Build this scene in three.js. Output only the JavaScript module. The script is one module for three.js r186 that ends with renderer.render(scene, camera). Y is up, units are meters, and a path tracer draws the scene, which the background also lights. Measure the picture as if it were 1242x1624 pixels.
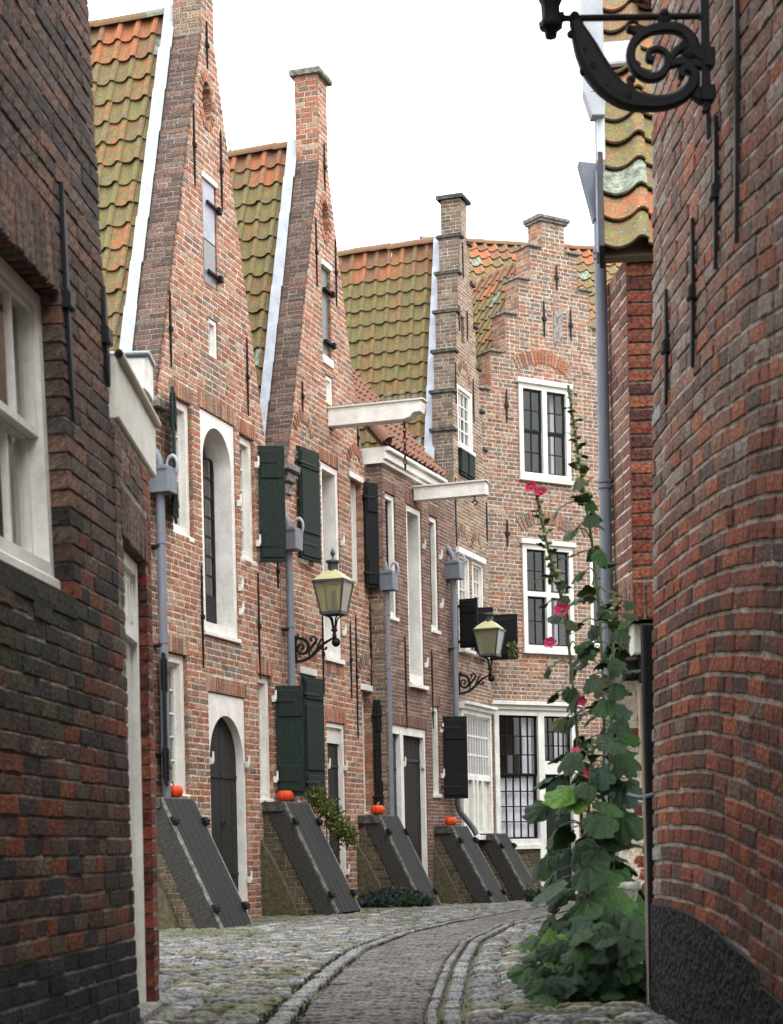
import * as THREE from 'three';
import { mergeGeometries } from 'three/addons/utils/BufferGeometryUtils.js';
import { ImprovedNoise } from 'three/addons/math/ImprovedNoise.js';

// ---------------------------------------------------------------- camera, sky, sun, exposure
const W = 783, H = 1024;
const scene = new THREE.Scene();
const camera = new THREE.PerspectiveCamera(2 * Math.atan(812 / 2900) * 180 / Math.PI, W / H, 0.3, 300);
camera.position.set(0, 0.75, 0);
camera.rotation.z = -1.2 * Math.PI / 180;
camera.setViewOffset(1242, 1624, 0, -534, 1242, 1624);   // rising lens, so that the house fronts stay upright
camera.focus = 24; camera.userData.fStop = 6.5;
camera.updateMatrixWorld(true); camera.updateProjectionMatrix();

const renderer = new THREE.WebGLRenderer({ antialias: true });
renderer.setSize(W, H);
renderer.toneMapping = THREE.LinearToneMapping;
renderer.toneMappingExposure = 1.42;
renderer.outputColorSpace = THREE.SRGBColorSpace;
renderer.shadowMap.enabled = true;

{ // overcast sky: even white cloud, a little brighter overhead
  const w = 64, h = 32, d = new Float32Array(w * h * 4);
  for (let j = 0; j < h; j++) for (let i = 0; i < w; i++) {
    const el = Math.max(0, ((j + 0.5) / h - 0.5) * Math.PI), k = 2.9 * (1 + 1.0 * Math.sin(el)) / 2 * 1.25;
    const o = (j * w + i) * 4; d[o] = k * 0.975; d[o + 1] = k * 0.995; d[o + 2] = k * 1.03; d[o + 3] = 1;
  }
  const sky = new THREE.DataTexture(d, w, h, THREE.RGBAFormat, THREE.FloatType);
  sky.mapping = THREE.EquirectangularReflectionMapping; sky.magFilter = THREE.LinearFilter; sky.needsUpdate = true;
  scene.background = sky; scene.environment = sky;
}
const sun = new THREE.DirectionalLight(new THREE.Color(1, 0.96, 0.9), 1.0);
sun.position.set(14, 40, 2); sun.target.position.set(0, 0, -22); scene.add(sun, sun.target);
sun.castShadow = true; sun.shadow.radius = 45; sun.shadow.mapSize.set(2048, 2048);
Object.assign(sun.shadow.camera, { left: -25, right: 25, top: 25, bottom: -25, near: 1, far: 90 });

// ---------------------------------------------------------------- helpers
let seed = 12345;
const rnd = () => { seed |= 0; seed = seed + 0x6D2B79F5 | 0; let t = Math.imul(seed ^ seed >>> 15, 1 | seed); t = t + Math.imul(t ^ t >>> 7, 61 | t) ^ t; return ((t ^ t >>> 14) >>> 0) / 4294967296; };
const rr = (a, b) => a + (b - a) * rnd();
const pick = a => a[Math.floor(rnd() * a.length)];
const lerp = (a, b, t) => a + (b - a) * t;
const clamp = (x, a, b) => Math.min(b, Math.max(a, x));
const noise3 = new ImprovedNoise();
const nz = (x, y, z = 0) => noise3.noise(x + 31.7, y + 17.3, z + 7.1);
const fbm = (x, y, z = 0, o = 4) => { let s = 0, a = 0.5; for (let i = 0; i < o; i++) { s += a * nz(x, y, z); x *= 2.03; y *= 2.03; z *= 2.03; a *= 0.5; } return s; };
const RAD = Math.PI / 180;
const V3 = (x, y, z) => new THREE.Vector3(x, y, z);
const counts = {};
const numbered = n => { const k = counts[n] = (counts[n] ?? -1) + 1; return k ? n + '_' + String(k).padStart(3, '0') : n; };

function tex(size, fn, { srgb = false, h = size, rx = 1, ry = 1 } = {}) {
  const d = new Uint8Array(size * h * 4);
  for (let j = 0; j < h; j++) for (let i = 0; i < size; i++) {
    const c = fn(i / size, j / h), o = (j * size + i) * 4;
    if (typeof c === 'number') { d[o] = d[o + 1] = d[o + 2] = clamp(c, 0, 1) * 255; }
    else { d[o] = clamp(c[0], 0, 1) * 255; d[o + 1] = clamp(c[1], 0, 1) * 255; d[o + 2] = clamp(c[2], 0, 1) * 255; }
    d[o + 3] = 255;
  }
  const t = new THREE.DataTexture(d, size, h, THREE.RGBAFormat);
  t.wrapS = t.wrapT = THREE.RepeatWrapping; t.magFilter = THREE.LinearFilter; t.minFilter = THREE.LinearMipmapLinearFilter; t.generateMipmaps = true;
  if (srgb) t.colorSpace = THREE.SRGBColorSpace;
  t.repeat.set(rx, ry); t.needsUpdate = true; return t;
}
// noise that tiles
const hsh = (x, y, s) => { let h = Math.imul(x, 374761393) ^ Math.imul(y, 668265263) ^ Math.imul(s, 974634777); h = Math.imul(h ^ h >>> 13, 1274126177); return ((h ^ h >>> 16) >>> 0) / 4294967296 * 6.2832; };
const gn = (x, y, p, s) => { const i = Math.floor(x), j = Math.floor(y), a = x - i, b = y - j, u = a * a * a * (a * (a * 6 - 15) + 10), v = b * b * b * (b * (b * 6 - 15) + 10), g = (m, n) => { const t = hsh(((i + m) % p + p) % p, ((j + n) % p + p) % p, s); return Math.cos(t) * (a - m) + Math.sin(t) * (b - n); }; return lerp(lerp(g(0, 0), g(1, 0), u), lerp(g(0, 1), g(1, 1), u), v) * 1.4; };
const tn = (u, v, f, s = 0) => { f = Math.max(1, Math.round(f)); s = Math.round(s * 10); let r = 0, a = 0.6; for (let k = 0; k < 3; k++) { r += a * gn(u * f, v * f, f, s + k); f *= 2; a *= 0.5; } return r; };
const s2l = c => Math.pow(c, 2.2);
const grainTex = tex(256, (u, v) => 0.80 + 0.42 * tn(u, v, 9) + 0.28 * tn(u, v, 34, 5) + (rnd() - 0.5) * 0.14, { srgb: true });
const bumpTex = tex(256, (u, v) => 0.5 + 0.55 * tn(u, v, 16, 2) + 0.35 * tn(u, v, 50, 9) + (rnd() - 0.5) * 0.1);
const mortarTex = tex(256, (u, v) => { const k = 0.86 + 0.3 * tn(u, v, 8, 3) + 0.25 * tn(u, v, 40, 4) + (rnd() - 0.5) * 0.15; return [k, k * 0.985, k * 0.96]; }, { srgb: true });
const paintTex = tex(256, (u, v) => { const k = 0.93 + 0.10 * tn(u, v, 5, 11) + 0.06 * tn(u, v, 30, 12) - (tn(u, v, 14, 13) > 0.42 ? 0.05 : 0); return [k, k, k * 0.99]; }, { srgb: true });
const woodTex = tex(256, (u, v) => { const g = 0.5 + 0.5 * Math.sin(u * 120 + 9 * tn(u, v, 3, 21)); return 0.80 + 0.10 * g + 0.2 * tn(u, v, 20, 22) + (rnd() - 0.5) * 0.06; }, { srgb: true });
const lin = (r, g, b) => new THREE.Color().setRGB(r, g, b);
function mat(c, roughness = 0.85, o = {}) { const m = new THREE.MeshPhysicalMaterial({ color: Array.isArray(c) ? lin(...c) : c, roughness, specularIntensity: roughness > 0.6 ? 0.3 : 0.5, ...o }); m.side = THREE.DoubleSide; return m; }
const rep = (t, x, y = x) => { const c = t.clone(); c.repeat.set(x, y); c.needsUpdate = true; return c; };

const M = {
  white: mat([0.76, 0.75, 0.71], 0.5, { map: rep(paintTex, 0.9), bumpMap: rep(bumpTex, 3), bumpScale: 0.001 }),
  offwhite: mat([0.66, 0.65, 0.58], 0.5, { map: rep(paintTex, 1.3), bumpMap: rep(bumpTex, 3), bumpScale: 0.001 }),
  green: mat([0.017, 0.030, 0.023], 0.68, { map: rep(woodTex, 1) }),
  black: mat([0.008, 0.008, 0.009], 0.7, { bumpMap: rep(bumpTex, 14), bumpScale: 0.002 }),
  iron: mat([0.006, 0.006, 0.007], 0.55, { metalness: 0.0, bumpMap: rep(bumpTex, 10), bumpScale: 0.0015 }),
  rust: mat([0.016, 0.010, 0.009], 0.85, { bumpMap: rep(bumpTex, 10), bumpScale: 0.002 }),
  zinc: mat([0.185, 0.205, 0.245], 0.6, { metalness: 0.1, map: rep(paintTex, 1.5), bumpMap: rep(bumpTex, 2), bumpScale: 0.001 }),
  lead: mat([0.40, 0.43, 0.49], 0.7, { map: rep(paintTex, 1.2), bumpMap: rep(bumpTex, 1.2), bumpScale: 0.003 }),
  doorDark: mat([0.030, 0.026, 0.022], 0.75, { map: rep(woodTex, 1) }),
  doorGrey: mat([0.036, 0.036, 0.034], 0.72, { map: rep(woodTex, 1) }),
  hatch: mat([0.030, 0.032, 0.031], 0.75, { map: rep(woodTex, 1.2), bumpMap: rep(woodTex, 1.2), bumpScale: 0.002 }),
  hatchSide: mat([0.055, 0.053, 0.047], 0.85, { map: rep(woodTex, 1.2) }),
  stone: mat([0.26, 0.25, 0.22], 0.85, { map: rep(grainTex, 1.5), bumpMap: rep(bumpTex, 2), bumpScale: 0.006 }),
  stoneDark: mat([0.10, 0.10, 0.088], 0.85, { map: rep(grainTex, 1.5), bumpMap: rep(bumpTex, 2), bumpScale: 0.006 }),
  concrete: mat([0.34, 0.32, 0.29], 0.85, { map: rep(grainTex, 1.5), bumpMap: rep(bumpTex, 3), bumpScale: 0.005 }),
  room: mat([0.24, 0.22, 0.19], 0.95),
  curtain: mat([0.62, 0.63, 0.68], 0.95),
  glass: new THREE.MeshPhysicalMaterial({ color: 0xffffff, roughness: 0.03, transmission: 1, thickness: 0, ior: 1.5 }),
};
M.glass.side = THREE.DoubleSide;

function boxG(x0, x1, y0, y1, z0, z1) {
  const g = new THREE.BoxGeometry(Math.abs(x1 - x0), Math.abs(y1 - y0), Math.abs(z1 - z0));
  const p = g.attributes.position, n = g.attributes.normal, uv = g.attributes.uv;
  g.translate((x0 + x1) / 2, (y0 + y1) / 2, (z0 + z1) / 2);
  for (let i = 0; i < p.count; i++) {                                         // uv in metres
    const ax = Math.abs(n.getX(i)) > 0.5 ? 0 : Math.abs(n.getY(i)) > 0.5 ? 1 : 2;
    uv.setXY(i, ax === 0 ? p.getZ(i) : p.getX(i), ax === 1 ? p.getZ(i) : p.getY(i));
  }
  return g;
}
function bevelBox(x0, x1, y0, y1, z0, z1, b = 0.006) {
  if (x0 > x1) [x0, x1] = [x1, x0]; if (y0 > y1) [y0, y1] = [y1, y0]; if (z0 > z1) [z0, z1] = [z1, z0];
  b = Math.min(b, (x1 - x0) * 0.4, (y1 - y0) * 0.4, (z1 - z0) * 0.4);
  const s = new THREE.Shape([[x0 + b, y0 + b], [x1 - b, y0 + b], [x1 - b, y1 - b], [x0 + b, y1 - b]].map(p => new THREE.Vector2(...p)));
  const g = new THREE.ExtrudeGeometry(s, { depth: z1 - z0 - 2 * b, bevelEnabled: true, bevelThickness: b, bevelSize: b, bevelSegments: 1, curveSegments: 1 });
  g.translate(0, 0, z0 + b); return g;
}
const norm = gs => mergeGeometries(gs.map(g => { const q = g.index ? g.toNonIndexed() : g; for (const k of Object.keys(q.attributes)) if (!['position', 'normal', 'uv'].includes(k)) q.deleteAttribute(k); if (!q.attributes.uv) q.setAttribute('uv', new THREE.Float32BufferAttribute(new Float32Array(q.attributes.position.count * 2), 2)); return q; }));
function mesh(name, g, m, parent, number = false) {
  const o = new THREE.Mesh(Array.isArray(g) ? norm(g) : g, m); o.name = number ? numbered(name) : name; o.castShadow = o.receiveShadow = true;
  if (parent) parent.add(o); return o;
}
function tag(o, label, category, group, kind) { if (label) o.userData.label = label; if (category) o.userData.category = category; if (group) o.userData.group = group; if (kind) o.userData.kind = kind; return o; }
function thing(name, label, category, pos, turn = 0, group) { const o = new THREE.Group(); o.name = numbered(name); if (pos) o.position.set(...pos); o.rotation.y = turn; scene.add(o); return tag(o, label, category, group); }
function tube(pts, r, seg = 24, rs = 8, closed = false) { return new THREE.TubeGeometry(new THREE.CatmullRomCurve3(pts.map(p => V3(...p)), closed), seg, r, rs, closed); }
function place(g, m4) { g.applyMatrix4(m4); return g; }
// frame of a facade: x along it, y up, z out of it; a = degrees to the right of straight ahead
const turnOf = a => Math.PI / 2 - a * RAD;
function basis(o, x, y) { // matrix with origin o, x axis, y axis (z = x cross y)
  const X = V3(...x).normalize(), Y = V3(...y).normalize(), Z = new THREE.Vector3().crossVectors(X, Y).normalize();
  return new THREE.Matrix4().makeBasis(X, Y, Z).setPosition(...o);
}
const seen = (p) => { const q = p.clone().project(camera); return Math.abs(q.x) < 1.04 && Math.abs(q.y) < 1.04 && q.z < 1; };

// ---------------------------------------------------------------- bricks
function brickGeo(v, near) {
  seed = 900 + v * 77 + (near ? 5 : 0);
  const nx = near ? 6 : 2, ny = near ? 3 : 2, P = [], I = [], UV = [];
  const ix = near ? 0.018 : 0.025, iy = near ? 0.05 : 0.08, ou = rnd() * 5, ov = rnd() * 5;
  const xs = [-0.5, ...Array.from({ length: nx }, (_, i) => lerp(-0.5 + ix, 0.5 - ix, i / (nx - 1))), 0.5];
  const ys = [-0.5, ...Array.from({ length: ny }, (_, i) => lerp(-0.5 + iy, 0.5 - iy, i / (ny - 1))), 0.5];
  for (let j = 0; j < ys.length; j++) for (let i = 0; i < xs.length; i++) {
    const edge = i === 0 || j === 0 || i === xs.length - 1 || j === ys.length - 1, cor = (i === 0 || i === xs.length - 1) && (j === 0 || j === ys.length - 1);
    const k = near ? 0.75 : 0.6;
    let x = xs[i] + (i === 0 || i === xs.length - 1 ? rr(-0.012, 0.008) * Math.sign(xs[i]) : rr(-0.012, 0.012)) * k, y = ys[j] + rr(-0.06, 0.05) * k;
    let z = edge ? 0.5 - 0.022 - (cor ? 0.03 : 0) - rr(0, 0.02) * k : 0.5 + rr(-0.025, 0.012) * k;
    P.push(x, y, z); UV.push(ou + xs[i] * 0.8, ov + ys[j] * 0.28);
  }
  const n = xs.length, m = ys.length;
  for (let j = 0; j < m - 1; j++) for (let i = 0; i < n - 1; i++) { const a = j * n + i, b = a + 1, c = a + n, d = c + 1; I.push(a, b, d, a, d, c); }
  // sides back to z = -0.5
  const ring = []; for (let i = 0; i < n; i++) ring.push(i); for (let j = 1; j < m; j++) ring.push(j * n + n - 1); for (let i = n - 2; i >= 0; i--) ring.push((m - 1) * n + i); for (let j = m - 2; j > 0; j--) ring.push(j * n);
  const base = P.length / 3, R = ring.length;
  for (const k of ring) { P.push(P[k * 3], P[k * 3 + 1], P[k * 3 + 2]); UV.push(UV[k * 2], UV[k * 2 + 1]); }
  for (const k of ring) { P.push(clamp(P[k * 3], -0.5, 0.5), P[k * 3 + 1], -0.5); UV.push(UV[k * 2] + 0.3, UV[k * 2 + 1] + 0.3); }
  for (let i = 0; i < R; i++) { const a = base + i, b = base + (i + 1) % R, c = a + R, d = base + R + (i + 1) % R; I.push(a, d, b, a, c, d); }
  const g = new THREE.BufferGeometry(); g.setAttribute('position', new THREE.Float32BufferAttribute(P, 3)); g.setAttribute('uv', new THREE.Float32BufferAttribute(UV, 2)); g.setIndex(I);
  const q = g.toNonIndexed(); q.computeVertexNormals(); return q;
}
const NV = 5, brickNear = Array.from({ length: NV }, (_, i) => brickGeo(i, true)), brickFar = Array.from({ length: NV }, (_, i) => brickGeo(i, false));
seed = 777;
const instBrick = mat(0xffffff, 0.9, { map: grainTex, bumpMap: bumpTex, bumpScale: 0.006 });
// a palette: weighted base colours, spread into 24 tones
function palette(list, n = 26, spread = 0.16) {
  const tot = list.reduce((s, c) => s + c[3], 0), cs = [];
  for (let i = 0; i < n; i++) { let t = (i + 0.5) / n * tot, c = list[0]; for (const q of list) { if (t < q[3]) { c = q; break; } t -= q[3]; } const k = 1 + rr(-spread, spread), h = rr(-0.06, 0.06); cs.push(lin(c[0] * k * (1 + h), c[1] * k, c[2] * k * (1 - h))); }
  return { cs, mats: [] };
}
function palMat(p, i) { return p.mats[i] ??= mat(p.cs[i], 0.9, { map: grainTex, bumpMap: bumpTex, bumpScale: 0.006 }); }
const inPoly = (pts, v) => { const xs = []; for (let i = 0; i < pts.length; i++) { const [x0, y0] = pts[i], [x1, y1] = pts[(i + 1) % pts.length]; if ((y0 <= v) !== (y1 <= v)) xs.push(x0 + (v - y0) / (y1 - y0) * (x1 - x0)); } xs.sort((a, b) => a - b); const r = []; for (let i = 0; i + 1 < xs.length; i += 2) r.push([xs[i], xs[i + 1]]); return r; };
const cut = (iv, a, b) => iv.flatMap(([p, q]) => b <= p || a >= q ? [[p, q]] : [...(a > p ? [[p, a]] : []), ...(b < q ? [[b, q]] : [])]);
function holePath(h, e) {
  const u0 = h.u0 - e, u1 = h.u1 + e, p = new THREE.Path();
  if (h.oval) { p.absellipse((h.u0 + h.u1) / 2, (h.v0 + h.v1) / 2, (h.u1 - h.u0) / 2 + e, (h.v1 - h.v0) / 2 + e, 0, Math.PI * 2); return p; }
  p.moveTo(u0, h.v0 - e); p.lineTo(u1, h.v0 - e); p.lineTo(u1, h.v1 + e); p.lineTo(u0, h.v1 + e); p.lineTo(u0, h.v0 - e); return p;
}
// o: pts, holes, soldiers, ch, bl, pal, pal2 + use2(u,v), mortar, T, near, singles, D, warp(u,v)
function brickWall(parent, name, o) {
  const { pts, holes = [], soldiers = [], ch = 0.075, bl = 0.24, pal, mortar, T = 0.33, near = false, D = 0.11, joint = 0.012, rough = 1 } = o;
  const um = (Math.min(...pts.map(p => p[0])) + Math.max(...pts.map(p => p[0]))) / 2;
  const shape = new THREE.Shape(pts.map(p => new THREE.Vector2(p[0] - Math.sign(p[0] - um) * (o.inset ?? 0.01), p[1])));
  const vlow = Math.min(...pts.map(p => p[1]));
  for (const h of holes) if (!h.noCore) shape.holes.push(holePath(h.v0 < vlow + 0.03 ? { ...h, v0: vlow + 0.03 } : h, 0.012));
  const rec = o.recess ?? 0.0035;
  const g = new THREE.ExtrudeGeometry(shape, { depth: T - rec, bevelEnabled: false, curveSegments: 10 }); g.translate(0, 0, -T);
  const core = mesh(name, g, mortar, parent);
  if (o.matrix) { core.applyMatrix4(o.matrix); }
  const B = [], vmin = Math.min(...pts.map(p => p[1])), vmax = Math.max(...pts.map(p => p[1]));
  let row = 0;
  for (let v = vmin; v < vmax - ch * 0.4; v += ch, row++) {
    const mid = v + ch / 2; let iv = inPoly(pts, mid);
    for (const h of holes) if (mid > h.v0 && mid < h.v1) { let a = h.u0, b = h.u1; if (h.oval) { const c = (a + b) / 2, k = Math.sqrt(Math.max(0, 1 - ((mid - (h.v0 + h.v1) / 2) / ((h.v1 - h.v0) / 2)) ** 2)); a = c - (b - c) * k; b = 2 * c - a; } iv = cut(iv, a, b); }
    for (const h of soldiers) if (mid > h.v0 && mid < h.v1) iv = cut(iv, h.u0, h.u1);
    for (const [a, b] of iv) {
      let x = a, first = true;
      while (x < b - 0.02) {
        let L = (o.bond === 'flemish' ? ((row + Math.round(x / bl)) % 2 ? bl : bl * 0.5) : rnd() < (o.headers ?? 0.22) ? bl * 0.55 : bl) * rr(0.94, 1.06);
        if (o.plain) L = bl; else if (first) { L = row % 2 ? L * 0.5 : L * rr(0.85, 1); first = false; }
        if (b - x - L < bl * 0.3) L = b - x;
        if (L > bl * 1.35) L = L / 2;
        { const l = x <= a + 1e-6 ? 0 : joint * rr(0.35, 0.6) * (near ? 0.6 : 1), r = x + L >= b - 1e-6 ? 0 : joint * rr(0.35, 0.6) * (near ? 0.6 : 1); B.push([x + (L + l - r) / 2, mid, L - l - r, ch - joint * rr(0.75, 1.15), rr(-0.0018, 0.0022) * rough, rr(-0.006, 0.006) * rough]); } x += L;
      }
    }
  }
  for (const s of soldiers) { const n = Math.max(1, Math.round((s.u1 - s.u0) / ch)), w = (s.u1 - s.u0) / n; for (let i = 0; i < n; i++) B.push([s.u0 + (i + 0.5) * w, (s.v0 + s.v1) / 2, s.v1 - s.v0 - joint, w - joint, 0.003 + rr(0, 0.004), Math.PI / 2 + rr(-0.015, 0.015)]); }
  if (o.extra) B.push(...o.extra);
  parent.updateWorldMatrix(true, false); core.updateWorldMatrix(true, false);
  const m4 = new THREE.Matrix4(), q = new THREE.Quaternion(), e = new THREE.Euler(), items = [];
  for (const [u, v, w, h, dz, rot] of B) {
    const [wx, wy] = o.warp ? o.warp(u, v) : [0, 0], bend = o.warp ? Math.atan((o.warp(u + 0.06, v)[1] - o.warp(u - 0.06, v)[1]) / 0.12) : 0, p = V3(u + wx, v + wy, dz - D / 2);
    const pal_ = o.palAt ? o.palAt(u, v) : pal, t = clamp(rnd() + (o.shift ? o.shift(u, v) : 0), 0, 0.999);
    e.set(rr(-0.012, 0.012) * rough, rr(-0.006, 0.006) * rough, rot + bend); q.setFromEuler(e);
    const wp = p.clone().applyMatrix4(core.matrixWorld);
    items.push({ p, q: q.clone(), s: V3(w, h, D), pal: pal_, ci: Math.floor(t * pal_.cs.length), k: rr(0.9, 1.1), va: Math.floor(rnd() * NV), d: seen(wp) ? wp.distanceTo(camera.position) : 1e6 });
  }
  const geos = near ? brickNear : brickFar;
  let rest = items;
  if (o.singles) {
    items.sort((a, b) => a.d - b.d);
    for (const it of items.slice(0, o.singles)) { const b = mesh('brick', geos[it.va], palMat(it.pal, it.ci), core); b.position.copy(it.p); b.quaternion.copy(it.q); b.scale.copy(it.s); }
    rest = items.slice(o.singles);
  }
  for (let k = 0; k < NV; k++) {
    const L = rest.filter(i => i.va === k); if (!L.length) continue;
    const im = new THREE.InstancedMesh(geos[k], instBrick, L.length); im.name = 'bricks'; im.userData.kind = 'stuff'; im.castShadow = im.receiveShadow = true;
    L.forEach((it, i) => { im.setMatrixAt(i, m4.compose(it.p, it.q, it.s)); im.setColorAt(i, it.pal.cs[it.ci].clone().multiplyScalar(it.k)); });
    core.add(im);
  }
  return core;
}
const mortarMat = (r, g, b) => mat([r, g, b], 0.95, { map: rep(mortarTex, 1.2), bumpMap: rep(bumpTex, 3), bumpScale: 0.01 });

// ---------------------------------------------------------------- roof tiles
seed = 4242;
function tileGeo(Wd, L, v) {
  const n = 12, P = [], I = [], UV = [], ou = v * 0.37, ov = v * 0.53, th = 0.016;
  const prof = x => x < 0.64 ? -0.030 * Math.sin(Math.PI * x / 0.64) : 0.042 * Math.sin(Math.PI * (x - 0.64) / 0.42);
  const top = [], bot = [];
  for (let j = 0; j <= 1; j++) for (let i = 0; i <= n; i++) { const x = i / n, y = j * L, z = prof(x) + (1 - j) * 0.044 + 0.028; P.push(x * Wd * 1.03, y, z); UV.push(ou + x * Wd, ov + y); }
  for (let i = 0; i < n; i++) I.push(i, i + 1, n + 2 + i, i, n + 2 + i, n + 1 + i);
  const b = P.length / 3;                                                       // lip at the lower end, with its thickness
  for (let i = 0; i <= n; i++) { const x = i / n, z = prof(x) + 0.044 + 0.028; P.push(x * Wd * 1.03, 0, z, x * Wd * 1.03, 0, z - th); UV.push(ou + x * Wd, ov, ou + x * Wd, ov - 0.03); }
  for (let i = 0; i < n; i++) { const a = b + i * 2; I.push(a, a + 1, a + 3, a, a + 3, a + 2); }
  const c = P.length / 3;
  for (let j = 0; j <= 1; j++) for (let i = 0; i <= n; i++) { const k = (j * (n + 1) + i) * 3; P.push(P[k], P[k + 1], P[k + 2] - th); UV.push(0, 0); }
  for (let i = 0; i < n; i++) I.push(c + i, c + n + 2 + i, c + i + 1, c + i, c + n + 1 + i, c + n + 2 + i);
  const g = new THREE.BufferGeometry(); g.setAttribute('position', new THREE.Float32BufferAttribute(P, 3)); g.setAttribute('uv', new THREE.Float32BufferAttribute(UV, 2)); g.setIndex(I); g.computeVertexNormals(); return g;
}
// fired clay with patches of moss and lichen; k = how much of it is grown over
function tileTex(k, s, clay = [0.66, 0.34, 0.20]) {
  return tex(256, (u, v) => {
    const a = tn(u, v, 7, s) + 0.5 * tn(u, v, 22, s + 3), m = clamp((a + (k - 0.5) * 1.3) * 3 + 0.5, 0, 1), l = tn(u, v, 30, s + 8) > 0.36 ? 1 : 0, f = 1 + 0.25 * tn(u, v, 40, s + 5) + (rnd() - 0.5) * 0.1;
    const y = clamp(0.5 + 1.6 * tn(u, v, 5, s + 6), 0, 1), moss = [lerp(0.40, 0.43, y), lerp(0.36, 0.41, y), lerp(0.28, 0.24, y)];
    return [0, 1, 2].map(i => lerp(lerp(clay[i], moss[i], m), [0.7, 0.7, 0.6][i], l * 0.5) * f);
  }, { srgb: true });
}
const tileMats = [0.12, 0.28, 0.44, 0.58, 0.72, 0.88].map((k, i) => [0, 1].map(j => { const t = tileTex(k, i * 3.1 + j * 17, j ? [0.46, 0.34, 0.26] : [0.57, 0.36, 0.25]); t.repeat.set(1.9, 1.9); return mat([1, 1, 1], 0.85, { map: t, bumpMap: rep(bumpTex, 3), bumpScale: 0.005 }); }));
const greyTile = mat([0.30, 0.33, 0.25], 0.85, { map: rep(grainTex, 2), bumpMap: rep(bumpTex, 3), bumpScale: 0.004 });
const redTiles = [0, 1, 2, 3].map(j => { const t = tileTex([0.02, 0.08, 0.15, 0.25][j], j * 5 + 60, [0.45, 0.32, 0.27]); t.repeat.set(1.9, 1.9); return mat([1, 1, 1], 0.85, { map: t, bumpMap: rep(bumpTex, 3), bumpScale: 0.005 }); });
const roofBoard = mat([0.12, 0.09, 0.07], 0.95);
// roof plane: matrix with x along the eave, y up the slope, z out; cols x rows of tiles
function roofPlane(parent, name, m, cols, rows, tw, ex, { moss = r => 0.8, mats = tileMats, width, height } = {}) {
  const hgt = height ?? rows * ex, wd = width ?? cols * tw;
  const sheet = mesh(name, boxG(-wd + cols * tw, cols * tw, 0, hgt, -0.06, -0.02), roofBoard, parent); sheet.applyMatrix4(m);
  const geos = [0, 1, 2].map(i => tileGeo(tw, ex * 1.22, i + rnd()));
  for (let r = 0; r < rows; r++) for (let c = 0; c < cols; c++) {
    const k = moss(r / rows, c), i = mats === tileMats ? clamp(Math.round(k * 5 + rr(-1.5, 1.5)), 0, 5) : 0;
    const mm = mats === tileMats ? (rnd() < 0.03 ? greyTile : tileMats[i][rnd() < 0.4 ? 1 : 0]) : pick(mats);
    const t = mesh('roof_tile', pick(geos), mm, sheet); t.position.set(c * tw + rr(-0.006, 0.006), r * ex + rr(-0.012, 0.012), rr(-0.004, 0.006)); t.rotation.z = rr(-0.018, 0.018); t.rotation.x = rr(-0.008, 0.012);
  }
  return sheet;
}
function ridgeTiles(parent, from, to, n, r = 0.11, m0 = 0) {
  const a = V3(...from), b = V3(...to), d = b.clone().sub(a), L = d.length() / n; d.normalize();
  const g = new THREE.CylinderGeometry(r, r * 0.9, L * 1.08, 10, 1, true, -0.1, Math.PI + 0.2);
  g.rotateX(Math.PI / 2); g.rotateZ(Math.PI / 2 * 1); // half pipe along z, arched up
  for (let i = 0; i < n; i++) { const t = mesh('ridge_tile', g, pick([tileMats[1][1], tileMats[2][1], greyTile, tileMats[0][1]]), parent); t.position.copy(a).addScaledVector(d, (i + 0.5) * L); t.position.y += rr(-0.01, 0.012); t.rotation.y = Math.atan2(d.x, d.z); t.rotation.x = -0.05 + rr(-0.02, 0.02); }
}
// ---------------------------------------------------------------- windows, shutters, iron
function frameG(u0, u1, v0, v1, w0, w1, f, fb = f) { return [boxG(u0, u0 + f, v0, v1, w0, w1), boxG(u1 - f, u1, v0, v1, w0, w1), boxG(u0 + f, u1 - f, v1 - f, v1, w0, w1 - 0.002), boxG(u0 + f, u1 - f, v0, v0 + fb, w0, w1 - 0.002)]; }
function roomG(u0, u1, v0, v1, w1, dep = 1.6) { const w0 = w1 - dep, t = 0.01; return [boxG(u0, u1, v0, v1, w0 - t, w0), boxG(u0 - t, u0, v0, v1, w0, w1), boxG(u1, u1 + t, v0, v1, w0, w1), boxG(u0, u1, v1, v1 + t, w0, w1), boxG(u0, u1, v0 - t, v0, w0, w1)]; }
// glazed field of cols x rows panes inside the rectangle; children of `win`
function panes(win, u0, u1, v0, v1, w, cols, rows, barM, bar = 0.022, rim = 0.04) {
  mesh('sash', frameG(u0, u1, v0, v1, w - 0.02, w + 0.02, rim), barM, win);
  const a0 = u0 + rim, a1 = u1 - rim, b0 = v0 + rim, b1 = v1 - rim, dw = (a1 - a0) / cols, dh = (b1 - b0) / rows;
  for (let i = 1; i < cols; i++) mesh('glazing_bar', boxG(a0 + i * dw - bar / 2, a0 + i * dw + bar / 2, b0, b1, w - 0.012, w + 0.014), barM, win);
  for (let j = 1; j < rows; j++) mesh('glazing_bar', boxG(a0, a1, b0 + j * dh - bar / 2, b0 + j * dh + bar / 2, w - 0.01, w + 0.0125), barM, win);
  for (let i = 0; i < cols; i++) for (let j = 0; j < rows; j++) {
    const p = mesh('pane', new THREE.PlaneGeometry(dw - 0.002, dh - 0.002), M.glass, win); p.position.set(a0 + (i + 0.5) * dw, b0 + (j + 0.5) * dh, w); p.rotation.set(rr(-0.012, 0.012), rr(-0.012, 0.012), 0);
  }
}
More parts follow.
